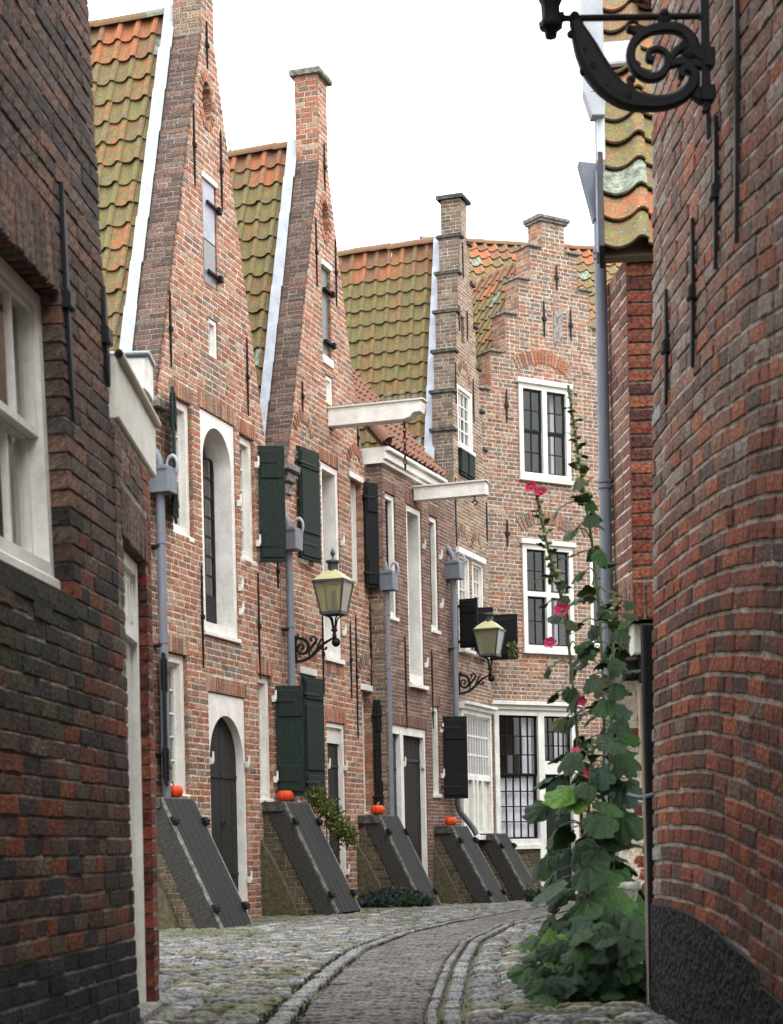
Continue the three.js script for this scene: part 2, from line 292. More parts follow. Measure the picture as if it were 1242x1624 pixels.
function curtain(win, u0, u1, v0, v1, w, amp = 0.02, n = 7, m = M.curtain) {
  const g = new THREE.PlaneGeometry(u1 - u0, v1 - v0, 48, 2), p = g.attributes.position;
  for (let i = 0; i < p.count; i++) p.setZ(i, amp * Math.sin((p.getX(i) / (u1 - u0) + 0.5) * n * 6.283 + 0.6 * Math.sin(p.getX(i) * 9)));
  g.computeVertexNormals(); const c = mesh('curtain', g, m, win); c.position.set((u0 + u1) / 2, (v0 + v1) / 2, w); return c;
}
// a plain timber window: frame set into the wall, room behind, panes
function windowUnit(parent, u0, u1, v0, v1, { w = -0.06, dep = 0.12, f = 0.07, cols = 2, rows = 4, bars = M.white, fm = M.white, sill = 0.05, room = true } = {}) {
  const win = mesh('window', [...frameG(u0, u1, v0, v1, w - dep, w, f)], fm, parent);
  if (sill) mesh('sill', bevelBox(u0 - 0.03, u1 + 0.03, v0 - 0.06, v0 + 0.002, w - dep, w + sill, 0.008), fm === M.white ? M.white : M.stone, win);
  if (room) mesh('interior', roomG(u0 + 0.02, u1 - 0.02, v0 + 0.02, v1 - 0.02, w - dep + 0.01, 1.6), M.room, win);
  if (cols) panes(win, u0 + f, u1 - f, v0 + f, v1 - f, w - dep * 0.6, cols, rows, bars);
  return win;
}
// shutter hinged at (u, w) reaching `wd` along angle ang (0 = along +u, 90 = straight out of the wall)
function shutter(parent, u, w, v0, v1, wd, ang, m = M.green, panels = [[0.04, 0.28], [0.72, 0.96]]) {
  const s = mesh('shutter', bevelBox(0, wd, v0, v1, -0.018, 0.018), m, parent); s.position.set(u, 0, w); s.rotation.y = -ang * RAD;
  const h = v1 - v0;
  for (const [a, b] of panels) for (const z of [-1, 1]) mesh('raised_board', bevelBox(0.03, wd - 0.03, v0 + a * h, v0 + b * h, z * 0.018, z * 0.034), m, s);
  for (const t of [0.14, 0.86]) mesh('strap_hinge', bevelBox(-0.03, wd * 0.7, v0 + t * h - 0.018, v0 + t * h + 0.018, -0.042, 0.042, 0.004), M.iron, s);
  return s;
}
function anchor(parent, u, v0, v1, m = M.rust, wd = 0.035, knob = true, w = 0) {
  const h = v1 - v0, s = new THREE.Shape([[-wd * 0.08, 0], [wd * 0.08, 0], [wd * 0.32, h * 0.16], [wd * 0.5, h * 0.5], [wd * 0.36, h * 0.84], [wd * 0.08, h], [-wd * 0.08, h], [-wd * 0.36, h * 0.84], [-wd * 0.5, h * 0.5], [-wd * 0.32, h * 0.16]].map(p => new THREE.Vector2(...p)));
  const g = new THREE.ExtrudeGeometry(s, { depth: 0.010, bevelEnabled: true, bevelSize: 0.003, bevelThickness: 0.003, bevelSegments: 1 }); g.translate(u, v0, w + 0.005);
  const gs = [g]; if (knob) gs.push(bevelBox(u - wd * 0.95, u + wd * 0.95, v0 + h * 0.5 - wd * 0.8, v0 + h * 0.5 + wd * 0.8, w - 0.01, w + 0.032, 0.008));
  return mesh('wall_anchor', gs, m, parent);
}
function hinge(parent, u, v, w, m = M.white) { return mesh('hinge_pin', [bevelBox(u - 0.025, u + 0.025, v - 0.06, v + 0.02, w, w + 0.05, 0.006), new THREE.CylinderGeometry(0.014, 0.014, 0.12, 8).translate(u, v + 0.03, w + 0.05)], m, parent); }
// rain pipe with a hopper head, brackets and joints: a thing of its own
function rainPipe(label, pos, turn, { v0, v1, r = 0.05, hw = 0.14, hh = 0.27, hd = 0.26, w = 0.1, ring = [], shoe = 0, lug = true, group = 'zinc rain pipes on the house fronts' }) {
  const t = thing('rain_pipe', label, 'rain pipe', pos, turn, group);
  const pts = []; if (shoe) pts.push([shoe, v0 - 0.55, w + 0.22], [shoe * 0.9, v0 - 0.42, w + 0.16], [0.02, v0 - 0.1, w], [0, v0 + 0.1, w]); else pts.push([0, v0, w], [0, v0 + 0.2, w]);
  pts.push([0, (v0 + v1) / 2, w], [0, v1, w]);
  mesh('pipe', tube(pts, r, 40, 14), M.zinc, t);
  for (const v of ring) mesh('joint_ring', new THREE.CylinderGeometry(r * 1.14, r * 1.14, 0.05, 16).translate(0, v, w), M.zinc, t);
  const s = [[-hw * 0.86, 0], [hw * 0.86, 0], [hw, hh * 0.8], [hw * 1.12, hh * 0.9], [hw * 1.12, hh], [-hw * 1.12, hh], [-hw * 1.12, hh * 0.9], [-hw, hh * 0.8]];
  const g = new THREE.ExtrudeGeometry(new THREE.Shape(s.map(p => new THREE.Vector2(...p))), { depth: hd, bevelEnabled: true, bevelSize: 0.008, bevelThickness: 0.008, bevelSegments: 1 }); g.translate(0, v1, w - hd * 0.45);
  const hop = mesh('hopper_head', g, M.zinc, t);
  mesh('inlet_spout', tube([[0, v1 + hh - 0.02, w], [0, v1 + hh + 0.1, w - 0.01], [0, v1 + hh + 0.3, w - 0.12]], r * 0.9, 12, 10), M.zinc, t);
  if (lug) { const l = mesh('overflow_loop', new THREE.TorusGeometry(0.07, 0.016, 8, 20), M.lead, hop); l.position.set(hw * 0.75, v1 + hh + 0.05, w + hd * 0.4); l.rotation.y = Math.PI / 2 * 0.9; l.scale.set(1, 1.5, 1); }
  for (const v of ring) mesh('bracket', bevelBox(-r * 1.3, r * 1.3, v - 0.06, v - 0.035, -0.02, w), M.iron, t);
  return t;
}
// thick flat scroll: centre line with half widths, cut from plate of the given depth
function ribbon(pts, hw, depth, seg = 60) {
  const c = new THREE.CatmullRomCurve3(pts.map(p => V3(p[0], p[1], 0))), L = [], R = [];
  for (let i = 0; i <= seg; i++) { const t = i / seg, p = c.getPoint(t), d = c.getTangent(t), k = hw.length - 1, a = Math.min(k - 1, Math.floor(t * k)), h = lerp(hw[a], hw[a + 1], t * k - a); L.push([p.x - d.y * h, p.y + d.x * h]); R.push([p.x + d.y * h, p.y - d.x * h]); }
  // built as a strip with rounded section
  const P = [], I = [], sec = [[-1, -0.6], [-1, 0.6], [-0.6, 1], [0.6, 1], [1, 0.6], [1, -0.6], [0.6, -1], [-0.6, -1]], n = sec.length;
  for (let i = 0; i <= seg; i++) for (const [a, z] of sec) { const t = (a + 1) / 2; P.push(lerp(L[i][0], R[i][0], t), lerp(L[i][1], R[i][1], t), z * depth / 2); }
  for (let i = 0; i < seg; i++) for (let j = 0; j < n; j++) { const a = i * n + j, b = i * n + (j + 1) % n; I.push(a, b, b + n, a, b + n, a + n); }
  for (const o of [0, seg * n]) for (let j = 1; j < n - 1; j++) I.push(o, o + j, o + j + 1);
  const g = new THREE.BufferGeometry(); g.setAttribute('position', new THREE.Float32BufferAttribute(P, 3)); g.setIndex(I); const q = g.toNonIndexed(); q.computeVertexNormals();
  q.setAttribute('uv', new THREE.Float32BufferAttribute(new Float32Array(q.attributes.position.count * 2).map((_, i) => q.attributes.position.array[(i >> 1) * 3 + (i & 1)]), 2)); return q;
}
const M_lampGlass = new THREE.MeshPhysicalMaterial({ color: lin(0.50, 0.49, 0.31), roughness: 0.35, transmission: 0.75, thickness: 0 }); M_lampGlass.side = THREE.DoubleSide;
const M_lampRoof = new THREE.MeshPhysicalMaterial({ color: lin(0.40, 0.37, 0.20), roughness: 0.6, transmission: 0.1, specularIntensity: 0.4, thickness: 0 }); M_lampRoof.side = THREE.DoubleSide;
const M_verdigris = mat([0.07, 0.085, 0.085], 0.55, { map: rep(grainTex, 3) });
function lantern(parent, y, top = 0.225, bot = 0.135, h = 0.43, finial = true) { // square, tapering; y = foot
  const b = bot, t = top, edge = 0.014;
  const bars = []; const corner = (sx, sz, yy, r) => [sx * r, y + yy, sz * r];
  for (const [sx, sz] of [[1, 1], [1, -1], [-1, 1], [-1, -1]]) bars.push(tube([corner(sx, sz, 0, b), corner(sx, sz, h * 0.5, (b + t) / 2), corner(sx, sz, h, t)], edge, 4, 6));
  for (const [yy, r, e] of [[0, b, 0.02], [h, t, 0.016]]) for (const s of [-1, 1]) { bars.push(boxG(-r - e / 2, r + e / 2, y + yy - e, y + yy + e, s * r - e, s * r + e)); bars.push(boxG(s * r - e, s * r + e, y + yy - e * 0.9, y + yy + e * 0.9, -r + e, r - e)); }
  mesh('lantern_frame', bars, M_verdigris, parent);
  for (let k = 0; k < 4; k++) { const q = new THREE.BufferGeometry(); q.setAttribute('position', new THREE.Float32BufferAttribute([-b, y, b, b, y, b, t, y + h, t, -t, y + h, t], 3)); q.setAttribute('uv', new THREE.Float32BufferAttribute([0, 0, 1, 0, 1, 1, 0, 1], 2)); q.setIndex([0, 1, 2, 0, 2, 3]); q.computeVertexNormals(); q.rotateY(k * Math.PI / 2); mesh('lamp_glass', q, M_lampGlass, parent); }
  mesh('burner', [new THREE.CylinderGeometry(0.05, 0.07, 0.1, 12).translate(0, y + 0.06, 0), new THREE.CylinderGeometry(0.035, 0.035, 0.2, 12).translate(0, y + 0.2, 0)], M_verdigris, parent);
  const prof = [[t * 1.42, 0], [t * 1.4, 0.012], [t * 1.18, 0.05], [t * 0.78, 0.105], [t * 0.45, 0.14], [t * 0.38, 0.15]];
  const roof = new THREE.LatheGeometry(prof.map(p => new THREE.Vector2(p[0], p[1])), 4, Math.PI / 4).translate(0, y + h + 0.01, 0).toNonIndexed(); roof.computeVertexNormals();
  mesh('lamp_roof', roof, M_lampRoof, parent);
  mesh('chimney', new THREE.LatheGeometry([[0.085, 0.14], [0.07, 0.16], [0.07, 0.25], [0.095, 0.255], [0.095, 0.285], [0.03, 0.30], [0.0, 0.3]].map(p => new THREE.Vector2(...p)), 14).translate(0, y + h, 0), M_verdigris, parent);
  if (finial) mesh('finial', new THREE.LatheGeometry([[0, 0.3], [0.012, 0.31], [0.01, 0.335], [0.035, 0.375], [0.028, 0.40], [0, 0.46]].map(p => new THREE.Vector2(...p)), 12).translate(0, y + h, 0), M_verdigris, parent);
}
// wall lamp on a scroll bracket; local z out of the wall
function wallLamp(label, pos, turn, finial) {
  const t = thing('wall_lamp', label, 'street lamp', pos, turn, 'lanterns on scroll brackets'); const X = 0.56;
  const rib = (p, hw, d = 0.022) => { const g = ribbon(p, hw, d); g.rotateY(-Math.PI / 2); return g; };
  const br = mesh('bracket', [
    boxG(-0.02, 0.02, -0.02, 0.36, 0, 0.025),
    rib([[0.02, 0.01], [0.1, 0.015], [0.2, 0.05], [0.3, 0.13], [0.4, 0.22], [0.5, 0.275], [X, 0.30]], [0.016, 0.02, 0.02, 0.022, 0.018, 0.014, 0.012]),
    rib([[0.02, 0.31], [0.09, 0.315], [0.16, 0.27], [0.19, 0.19], [0.15, 0.12], [0.08, 0.11], [0.035, 0.16], [0.05, 0.225], [0.1, 0.23], [0.12, 0.185], [0.09, 0.165]], [0.012, 0.02, 0.024, 0.02, 0.016, 0.014, 0.012, 0.012, 0.016]),
    rib([[0.2, 0.06], [0.2, 0.14], [0.24, 0.2], [0.3, 0.28], [0.27, 0.33], [0.22, 0.31], [0.24, 0.27]], [0.012, 0.014, 0.02, 0.014, 0.012, 0.02]),
    rib([[0.3, 0.15], [0.36, 0.27], [0.40, 0.31]], [0.014, 0.012, 0.006]), rib([[0.34, 0.17], [0.42, 0.15], [0.45, 0.18]], [0.014, 0.012, 0.018]),
    new THREE.SphereGeometry(0.045, 12, 10).translate(0, 0.235, X + 0.02), new THREE.TorusGeometry(0.05, 0.012, 8, 18).rotateY(Math.PI / 2).translate(0, 0.235, X + 0.02),
    rib([[0.03, 0.31], [0.045, 0.36], [0.02, 0.39]], [0.014, 0.012, 0.004])], M.iron, t);
  const neck = new THREE.LatheGeometry([[0.0, 0.27], [0.028, 0.28], [0.03, 0.33], [0.022, 0.36], [0.022, 0.38], [0.045, 0.385], [0.045, 0.40], [0.03, 0.42], [0.035, 0.46], [0, 0.46]].map(p => new THREE.Vector2(...p)), 14).translate(0, 0, X);
  const legs = [0, 1, 2, 3].map(k => { const a = k * Math.PI / 2 + Math.PI / 4, c = Math.cos(a), s = Math.sin(a); return tube([[c * 0.025, 0.43, X + s * 0.025], [c * 0.035, 0.50, X + s * 0.035], [c * 0.06, 0.56, X + s * 0.06], [c * 0.16, 0.61, X + s * 0.16]], 0.011, 10, 6); });
  mesh('lamp_holder', [neck, ...legs], M.iron, t);
  const lan = new THREE.Group(); lan.name = 'lantern'; lan.position.set(0, 0, X); t.add(lan); lantern(lan, 0.62, 0.21, 0.135, 0.42, finial);
  return t;
}
// cellar hatch: low side walls with a stone ledge, a sloping boarded door on iron hinges
const palMoss = palette([[0.15, 0.125, 0.08, 4], [0.11, 0.09, 0.06, 4], [0.18, 0.14, 0.10, 2], [0.12, 0.12, 0.06, 1]]);
const mortarMoss = mortarMat(0.22, 0.21, 0.14);
function cellarHatch(label, pos, turn, { wd = 0.86, h = 1.34, top = 0.27, foot = 0.96, g0 = 0 }) {
  const t = thing('cellar_hatch', label, 'cellar hatch', pos, turn, 'sloping cellar hatches along the houses');
  for (const [x, s] of [[0, -1], [wd, 1]]) { // side walls in the (w, v) plane
    const pts = [[0, g0], [foot - 0.13, g0], [top - 0.09, h - 0.12], [0, h - 0.12]];
    const m = s < 0 ? basis([x, 0, 0], [0, 0, 1], [0, 1, 0]) : basis([x - 0.1, 0, 0], [0, 0, 1], [0, 1, 0]);
    brickWall(t, 'side_wall', { pts, ch: 0.07, bl: 0.2, pal: palMoss, mortar: mortarMoss, T: 0.1, D: 0.07, matrix: m, singles: s < 0 ? 40 : 0 });
  }
  // buttress of plaster at the foot of the side wall
  const bs = new THREE.Shape([[0, g0], [0.48, g0], [0.36, g0 + 0.3], [0.16, g0 + 0.7], [0, g0 + 0.95]].map(p => new THREE.Vector2(...p)));
  const bg = new THREE.ExtrudeGeometry(bs, { depth: 0.05, bevelEnabled: true, bevelSize: 0.01, bevelThickness: 0.02, bevelSegments: 2 }); bg.applyMatrix4(basis([-0.055, 0, 0], [0, 0, 1], [0, 1, 0])); mesh('render_patch', bg, M_mossRender, t);
  mesh('ledge', bevelBox(-0.05, wd + 0.05, h - 0.12, h, -0.02, top + 0.02, 0.012), M.stoneDark, t);
  // door and stringers lie in the slope
  const dx = foot - top, dy = h - 0.02 - g0, L = Math.hypot(dx, dy), m = basis([0, g0, foot], [1, 0, 0], [0, dy, -dx]);
  for (const [a, b] of [[-0.02, 0.05], [wd - 0.05, wd + 0.02]]) { const s = mesh('stringer', bevelBox(a, b, -0.02, L - 0.05, -0.24, -0.004, 0.008), M.hatchSide, t); s.applyMatrix4(m); }
  const n = 5, door = mesh('hatch_door', boxG(0.0, wd, 0.02, L - 0.02, -0.02, 0.0), M.hatch, t); door.applyMatrix4(m);
  for (let i = 0; i < n; i++) { const a = wd * i / n, b = wd * (i + 1) / n; mesh('plank', bevelBox(a + 0.003, b - 0.003, 0.0, L - 0.01, 0.001, 0.028 + rr(0, 0.004), 0.005), M.hatch, door); }
  for (const x of [0, wd]) mesh('edge_strip', bevelBox(x - 0.012, x + 0.012, 0, L - 0.01, 0.0, 0.036, 0.003), M.stone, door);
  for (const x of [0.0, wd]) for (const y of [L * 0.16, L * 0.82]) mesh('iron_lug', [bevelBox(x - 0.05, x + 0.05, y - 0.045, y + 0.045, 0.02, 0.075, 0.012), new THREE.CylinderGeometry(0.022, 0.022, 0.14, 8).rotateZ(Math.PI / 2).translate(x, y, 0.06)], M.black, door);
  return t;
}
const M_mossRender = mat([0.15, 0.135, 0.085], 0.95, { map: rep(mortarTex, 2.3), bumpMap: rep(bumpTex, 4), bumpScale: 0.02 });
const pumpkinM = mat([0.55, 0.055, 0.012], 0.5), stalkM = mat([0.35, 0.28, 0.12], 0.9);
function pumpkin(label, pos, r) {
  const t = thing('pumpkin', label, 'pumpkin', pos, rnd() * 6, 'orange pumpkins on the cellar ledges');
  const g = new THREE.SphereGeometry(r, 48, 20), p = g.attributes.position;
  for (let i = 0; i < p.count; i++) { const x = p.getX(i), y = p.getY(i), z = p.getZ(i), a = Math.atan2(z, x), h = y / r, k = 1 - 0.11 * (1 - Math.abs(Math.sin(a * 4.5))) * (1 - h * h * 0.4), d = 1 - 0.35 * Math.exp(-((1 - Math.abs(h)) ** 2) * 22); p.setXYZ(i, x * k * 1.03, (y * 0.95) * d, z * k * 1.03); }
  g.computeVertexNormals(); g.translate(0, r * 0.80, 0); mesh('fruit', g, pumpkinM, t);
  mesh('stalk', tube([[0, r * 1.3, 0], [0.005, r * 1.6, 0.004], [0.03, r * 1.9, 0.01]], r * 0.12, 8, 7), stalkM, t);
}

// ---------------------------------------------------------------- the row of houses
seed = 1001;
const palH1 = palette([[0.500, 0.245, 0.155, 7], [0.430, 0.185, 0.110, 5], [0.540, 0.315, 0.215, 5], [0.350, 0.210, 0.158, 2.5], [0.570, 0.430, 0.315, 2], [0.250, 0.180, 0.145, 0.8], [0.520, 0.210, 0.120, 2]]);
const palDark = palette([[0.150, 0.100, 0.082, 5], [0.195, 0.122, 0.095, 4], [0.115, 0.086, 0.072, 3], [0.24, 0.18, 0.145, 1]]);
const palBrown = palette([[0.300, 0.169, 0.125, 5], [0.250, 0.144, 0.112, 4], [0.362, 0.225, 0.175, 3], [0.213, 0.138, 0.125, 2]]);
const palTan = palette([[0.414, 0.310, 0.218, 5], [0.345, 0.241, 0.172, 4], [0.483, 0.380, 0.276, 3], [0.287, 0.218, 0.172, 2], [0.391, 0.207, 0.138, 2]]);
const palMix = palette([[0.390, 0.220, 0.155, 5], [0.320, 0.225, 0.175, 4], [0.260, 0.180, 0.145, 3], [0.450, 0.330, 0.240, 4], [0.410, 0.190, 0.120, 3], [0.230, 0.200, 0.170, 1.5]]);
const mLight = mortarMat(0.70, 0.62, 0.53), mPale = mortarMat(0.64, 0.58, 0.49), mGrey = mortarMat(0.52, 0.47, 0.41), mDark = mortarMat(0.28, 0.25, 0.22);
const rearM = mat([0.22, 0.14, 0.10], 0.95, { map: rep(grainTex, 1), bumpMap: rep(bumpTex, 2), bumpScale: 0.02 });
const stain = (s, a, f = 0.9) => (u, v) => a * fbm(u * f + s, v * f * 0.8 - s, s, 3);

function gablePts(c, apex, k, v0, uL, uR, g0, topHalf, vTop) { // straight gable with a pillar on top
  const vp = apex - topHalf / k;
  return [[uL, g0], [uR, g0], [uR, v0], [c + k * (apex - v0), v0], [c + topHalf, vp], [c + topHalf, vTop], [c - topHalf, vTop], [c - topHalf, vp], [c - k * (apex - v0), v0], [uL, v0]];
}
// sloping brick side of a gable parapet, lead flashing beside it, tiled roof behind it
function gableRoof(h, c, apex, k, v0, T, { cols, rows, tw = 0.237, ex = 0.285, moss, deep = 5, topHalf = 0.2, singles = 0 }) {
  const vp = apex - topHalf / k - 0.02, len = Math.hypot(vp - v0, k * (vp - v0)), up = [k, 1, 0], nrm = 1 / Math.hypot(1, k);
  const uL = c - k * (apex - v0);
  brickWall(h, 'parapet', { pts: [[0, 0], [T, 0], [T, len], [0, len]], ch: 0.068, bl: 0.21, pal: palDark, mortar: mDark, T: 0.06, D: 0.05, matrix: basis([uL - 0.012, v0, -T], [0, 0, 1], up), singles, rough: 1.5 });
  // roof: eave below the parapet foot, sunk under its edge
  const sink = 0.10, off = [uL + sink * nrm, v0 - sink * k * nrm * 0 - 0.05], wv = -T - 0.02 - cols * tw;
  const roof = roofPlane(h, 'roof', basis([off[0], off[1], wv], [0, 0, 1], up), cols, rows, tw, ex, { moss, width: deep, height: Math.hypot(1, k) * (apex - v0) - 0.4 });
  const n = 9, sl = (rows * ex) / n;
  for (let i = 0; i < n; i++) { const s = mesh('lead_sheet', bevelBox(-0.075 + rr(-0.008, 0.008), 0.075 + rr(-0.01, 0.01), 0, sl * 1.05, -0.006, 0.006, 0.004), M.lead, h); s.applyMatrix4(basis([off[0] + k * nrm * 0 + (i * sl) * k * nrm - 0.135 * nrm, off[1] + (i * sl) * nrm + 0.135 * k * nrm, -T - 0.07], [0, 0.02, 1], [k, 1, rr(-0.01, 0.01)])); }
  // other slope, seen only from beyond
  const o = mesh('roof_far_slope', boxG(-deep, 0, 0, Math.hypot(1, k) * (apex - v0) - 0.4, -0.06, 0.0), roofBoard, h); o.applyMatrix4(basis([c + k * (apex - v0) - sink * nrm, v0, -T - deep], [0, 0, -1], [-k, 1, 0]));
  ridgeTiles(h, [c, apex - 0.10 / k + 0.0, -T - 0.02], [c, apex - 0.10 / k + 0.0, -T - 0.02 - cols * tw - 0.8], Math.round((cols * tw + 0.8) / 0.33), 0.115);
  return roof;
}
function body(h, u0, u1, g0, v1, deep = 5) { mesh('rear_wall', boxG(u0, u1, g0, v1, -deep, -2.4), rearM, h); }
function plankDoor(parent, u0, u1, v0, v1, w, n, m, straps = [0.25, 0.8]) {
  const d = mesh('door', boxG(u0, u1, v0, v1, w - 0.04, w - 0.012), m, parent);
  for (let i = 0; i < n; i++) { const a = lerp(u0, u1, i / n), b = lerp(u0, u1, (i + 1) / n); mesh('plank', bevelBox(a + 0.002, b - 0.002, v0, v1, w - 0.012, w + 0.006 + rr(0, 0.004), 0.004), m, d); }
  for (const t of straps) mesh('strap_hinge', bevelBox(u0 + 0.02, u1 - 0.02, lerp(v0, v1, t) - 0.022, lerp(v0, v1, t) + 0.022, w + 0.006, w + 0.022, 0.003), M.iron, d);
  return d;
}
const lining = (u0, u1, v0, v1, w0, w1, t = 0.03) => [boxG(u0, u0 + t, v0, v1, w0, w1), boxG(u1 - t, u1, v0, v1, w0, w1), boxG(u0 + t, u1 - t, v1 - t, v1, w0, w1 - 0.002)];
const sol = (u0, u1, v, h = 0.2) => ({ u0: u0 - 0.06, u1: u1 + 0.06, v0: v, v1: v + h });

// ---- first gabled warehouse
{
  const h = thing('gabled_house', 'tall red brick gabled warehouse with arched loading door and attic hatch with painted sky reflection', 'house', [-1.731, 0, -23.027], turnOf(17), 'brick warehouses along the lane');
  const c = -0.98, apex = 11.22, k = 0.327, v0 = 5.85, T = 0.36;
  const H = { ll: { u0: -2.66, u1: -2.0, v0: 1.42, v1: 3.02 }, lr: { u0: 0.26, u1: 0.74, v0: 1.42, v1: 3.01 }, ul: { u0: -2.3, u1: -1.72, v0: 4.43, v1: 5.98 }, ur: { u0: -0.2, u1: 0.3, v0: 4.44, v1: 5.98 }, arch: { u0: -1.46, u1: -0.36, v0: 3.38, v1: 6.02 }, door: { u0: -1.38, u1: -0.2, v0: -0.2, v1: 2.66 }, att: { u0: -1.24, u1: -0.82, v0: 7.56, v1: 8.84 }, sm: { u0: -1.13, u1: -0.85, v0: 6.74, v1: 7.18 } };
  const oval = { u0: -1.2, u1: -0.9, v0: 9.55, v1: 10.02, oval: true };
  const ring = []; for (let i = 0; i < 18; i++) { const a = i / 18 * 6.283, x = -1.05 + Math.cos(a) * 0.2, y = 9.785 + Math.sin(a) * 0.29; ring.push([x, y, 0.1, 0.062, 0.012, Math.atan2(Math.sin(a) / 0.29, Math.cos(a) / 0.2)]); }
  brickWall(h, 'wall', { pts: gablePts(c, apex, k, v0, -3.45, 1.15, -0.2, 0.21, 12.2), holes: [...Object.values(H), oval], soldiers: [sol(-2.66, -2.0, 3.02), sol(0.26, 0.74, 3.01), sol(-2.3, -1.72, 5.98), sol(-0.2, 0.3, 5.98), sol(-1.46, -0.36, 6.02), sol(-1.38, -0.2, 2.66)], extra: ring, ch: 0.077, bl: 0.235, pal: palH1, palAt: (u, v) => fbm(u * 0.7 + 3, v * 0.5, 2, 3) > 0.2 || (u > -1.45 && u < -0.35 && v > 2.8 && v < 3.4) ? palMix : palH1, mortar: mLight, T, singles: 300, joint: 0.019 });
  mesh('niche_back', boxG(-1.3, -0.8, 9.45, 10.12, -0.2, -0.14), rearM, h);
  for (let j = 0; j < 7; j++) mesh('niche_brick', bevelBox(-1.25, -0.85, 9.5 + j * 0.075, 9.5 + j * 0.075 + 0.062, -0.14, -0.11, 0.005), palMat(palH1, j * 3), h);
  body(h, -3.45, 1.15, -0.2, 5.6);
  gableRoof(h, c, apex, k, v0, T, { cols: 7, rows: 18, ex: 0.30, moss: r => r > 0.93 ? 0.05 : r > 0.85 ? 0.4 : 0.78, singles: 0 });
  brickWall(h, 'pillar_side', { pts: [[0, 0], [T, 0], [T, 1.7], [0, 1.7]], ch: 0.068, bl: 0.2, pal: palTan, mortar: mGrey, T: 0.05, D: 0.04, matrix: basis([c - 0.215, 10.5, -T], [0, 0, 1], [0, 1, 0]) });
  // windows
  windowUnit(h, H.ll.u0, H.ll.u1, H.ll.v0, H.ll.v1, { cols: 2, rows: 5, w: -0.05, dep: 0.14, f: 0.09 });
  windowUnit(h, H.lr.u0, H.lr.u1, H.lr.v0, H.lr.v1, { cols: 2, rows: 5, w: -0.05, dep: 0.14, f: 0.09 });
  windowUnit(h, H.ul.u0, H.ul.u1, H.ul.v0, H.ul.v1, { cols: 2, rows: 5, w: -0.05, dep: 0.14, f: 0.09 });
  windowUnit(h, H.ur.u0, H.ur.u1, H.ur.v0, H.ur.v1, { cols: 2, rows: 5, w: -0.05, dep: 0.14, f: 0.09 });
  windowUnit(h, H.sm.u0, H.sm.u1, H.sm.v0, H.sm.v1, { cols: 1, rows: 1, w: -0.02, dep: 0.1, f: 0.05, sill: 0 });
  { // arched loading door: white surround cut to an arch, deep white reveals, dark glazing bars
    const { u0, u1, v0: a, v1: b } = H.arch, f = 0.1, r = (u1 - u0) / 2 - f, cx = (u0 + u1) / 2, sp = b - 0.14 - r;
    const s = new THREE.Shape([[u0, a], [u1, a], [u1, b], [u0, b]].map(p => new THREE.Vector2(...p))), hp = new THREE.Path(); hp.moveTo(u0 + f, a + 0.12); hp.lineTo(u1 - f, a + 0.12); hp.lineTo(u1 - f, sp); hp.absarc(cx, sp, r, 0, Math.PI, false); hp.lineTo(u0 + f, a + 0.12); s.holes.push(hp);
    const g = new THREE.ExtrudeGeometry(s, { depth: 0.3, bevelEnabled: false, curveSegments: 18 }); g.translate(0, 0, -0.32);
    const win = mesh('loading_door_frame', g, M.white, h); win.userData.label = 'white painted surround with a round arch';
    mesh('interior', roomG(u0 + 0.02, u1 - 0.02, a, b, -0.33, 1.6), M.room, win);
    panes(win, u0 + f, u1 - f, a + 0.5, sp + r * 0.96, -0.27, 3, 8, M.doorGrey, 0.022, 0.03);
    mesh('kick_panel', boxG(u0 + f, u1 - f, a + 0.12, a + 0.5, -0.3, -0.25), M.doorGrey, win);
    mesh('sill', bevelBox(u0 - 0.02, u1 + 0.02, a - 0.05, a + 0.003, -0.3, 0.03), M.white, win);
  }
  { // double plank door under an arched white panel
    const { u0, u1, v1: b } = H.door, r = (u1 - u0) / 2 - 0.05, cx = (u0 + u1) / 2, sp = b - 0.25 - r;
    const s = new THREE.Shape([[u0, 0], [u1, 0], [u1, b], [u0, b]].map(p => new THREE.Vector2(...p))), hp = new THREE.Path(); hp.moveTo(u0 + 0.05, 0.01); hp.lineTo(u1 - 0.05, 0.01); hp.lineTo(u1 - 0.05, sp); hp.absarc(cx, sp, r, 0, Math.PI, false); hp.lineTo(u0 + 0.05, 0.01); s.holes.push(hp);
    const g = new THREE.ExtrudeGeometry(s, { depth: 0.14, bevelEnabled: false, curveSegments: 18 }); g.translate(0, 0, -0.16); const fr = mesh('door_frame', g, M.white, h);
    for (const [a, c2] of [[u0 + 0.04, cx - 0.004], [cx + 0.004, u1 - 0.04]]) { plankDoor(h, a, c2, -0.15, b - 0.2, -0.13, 3, M.doorGrey, [0.24, 0.70]); }
    mesh('door_ring', new THREE.TorusGeometry(0.035, 0.008, 6, 16).translate(cx + 0.06, 1.1, -0.1), M.iron, h);
    for (const v of [0.42, 1.86]) { hinge(h, u1 - 0.01, v, -0.01); hinge(h, u0 + 0.01, v, -0.01); }
  }
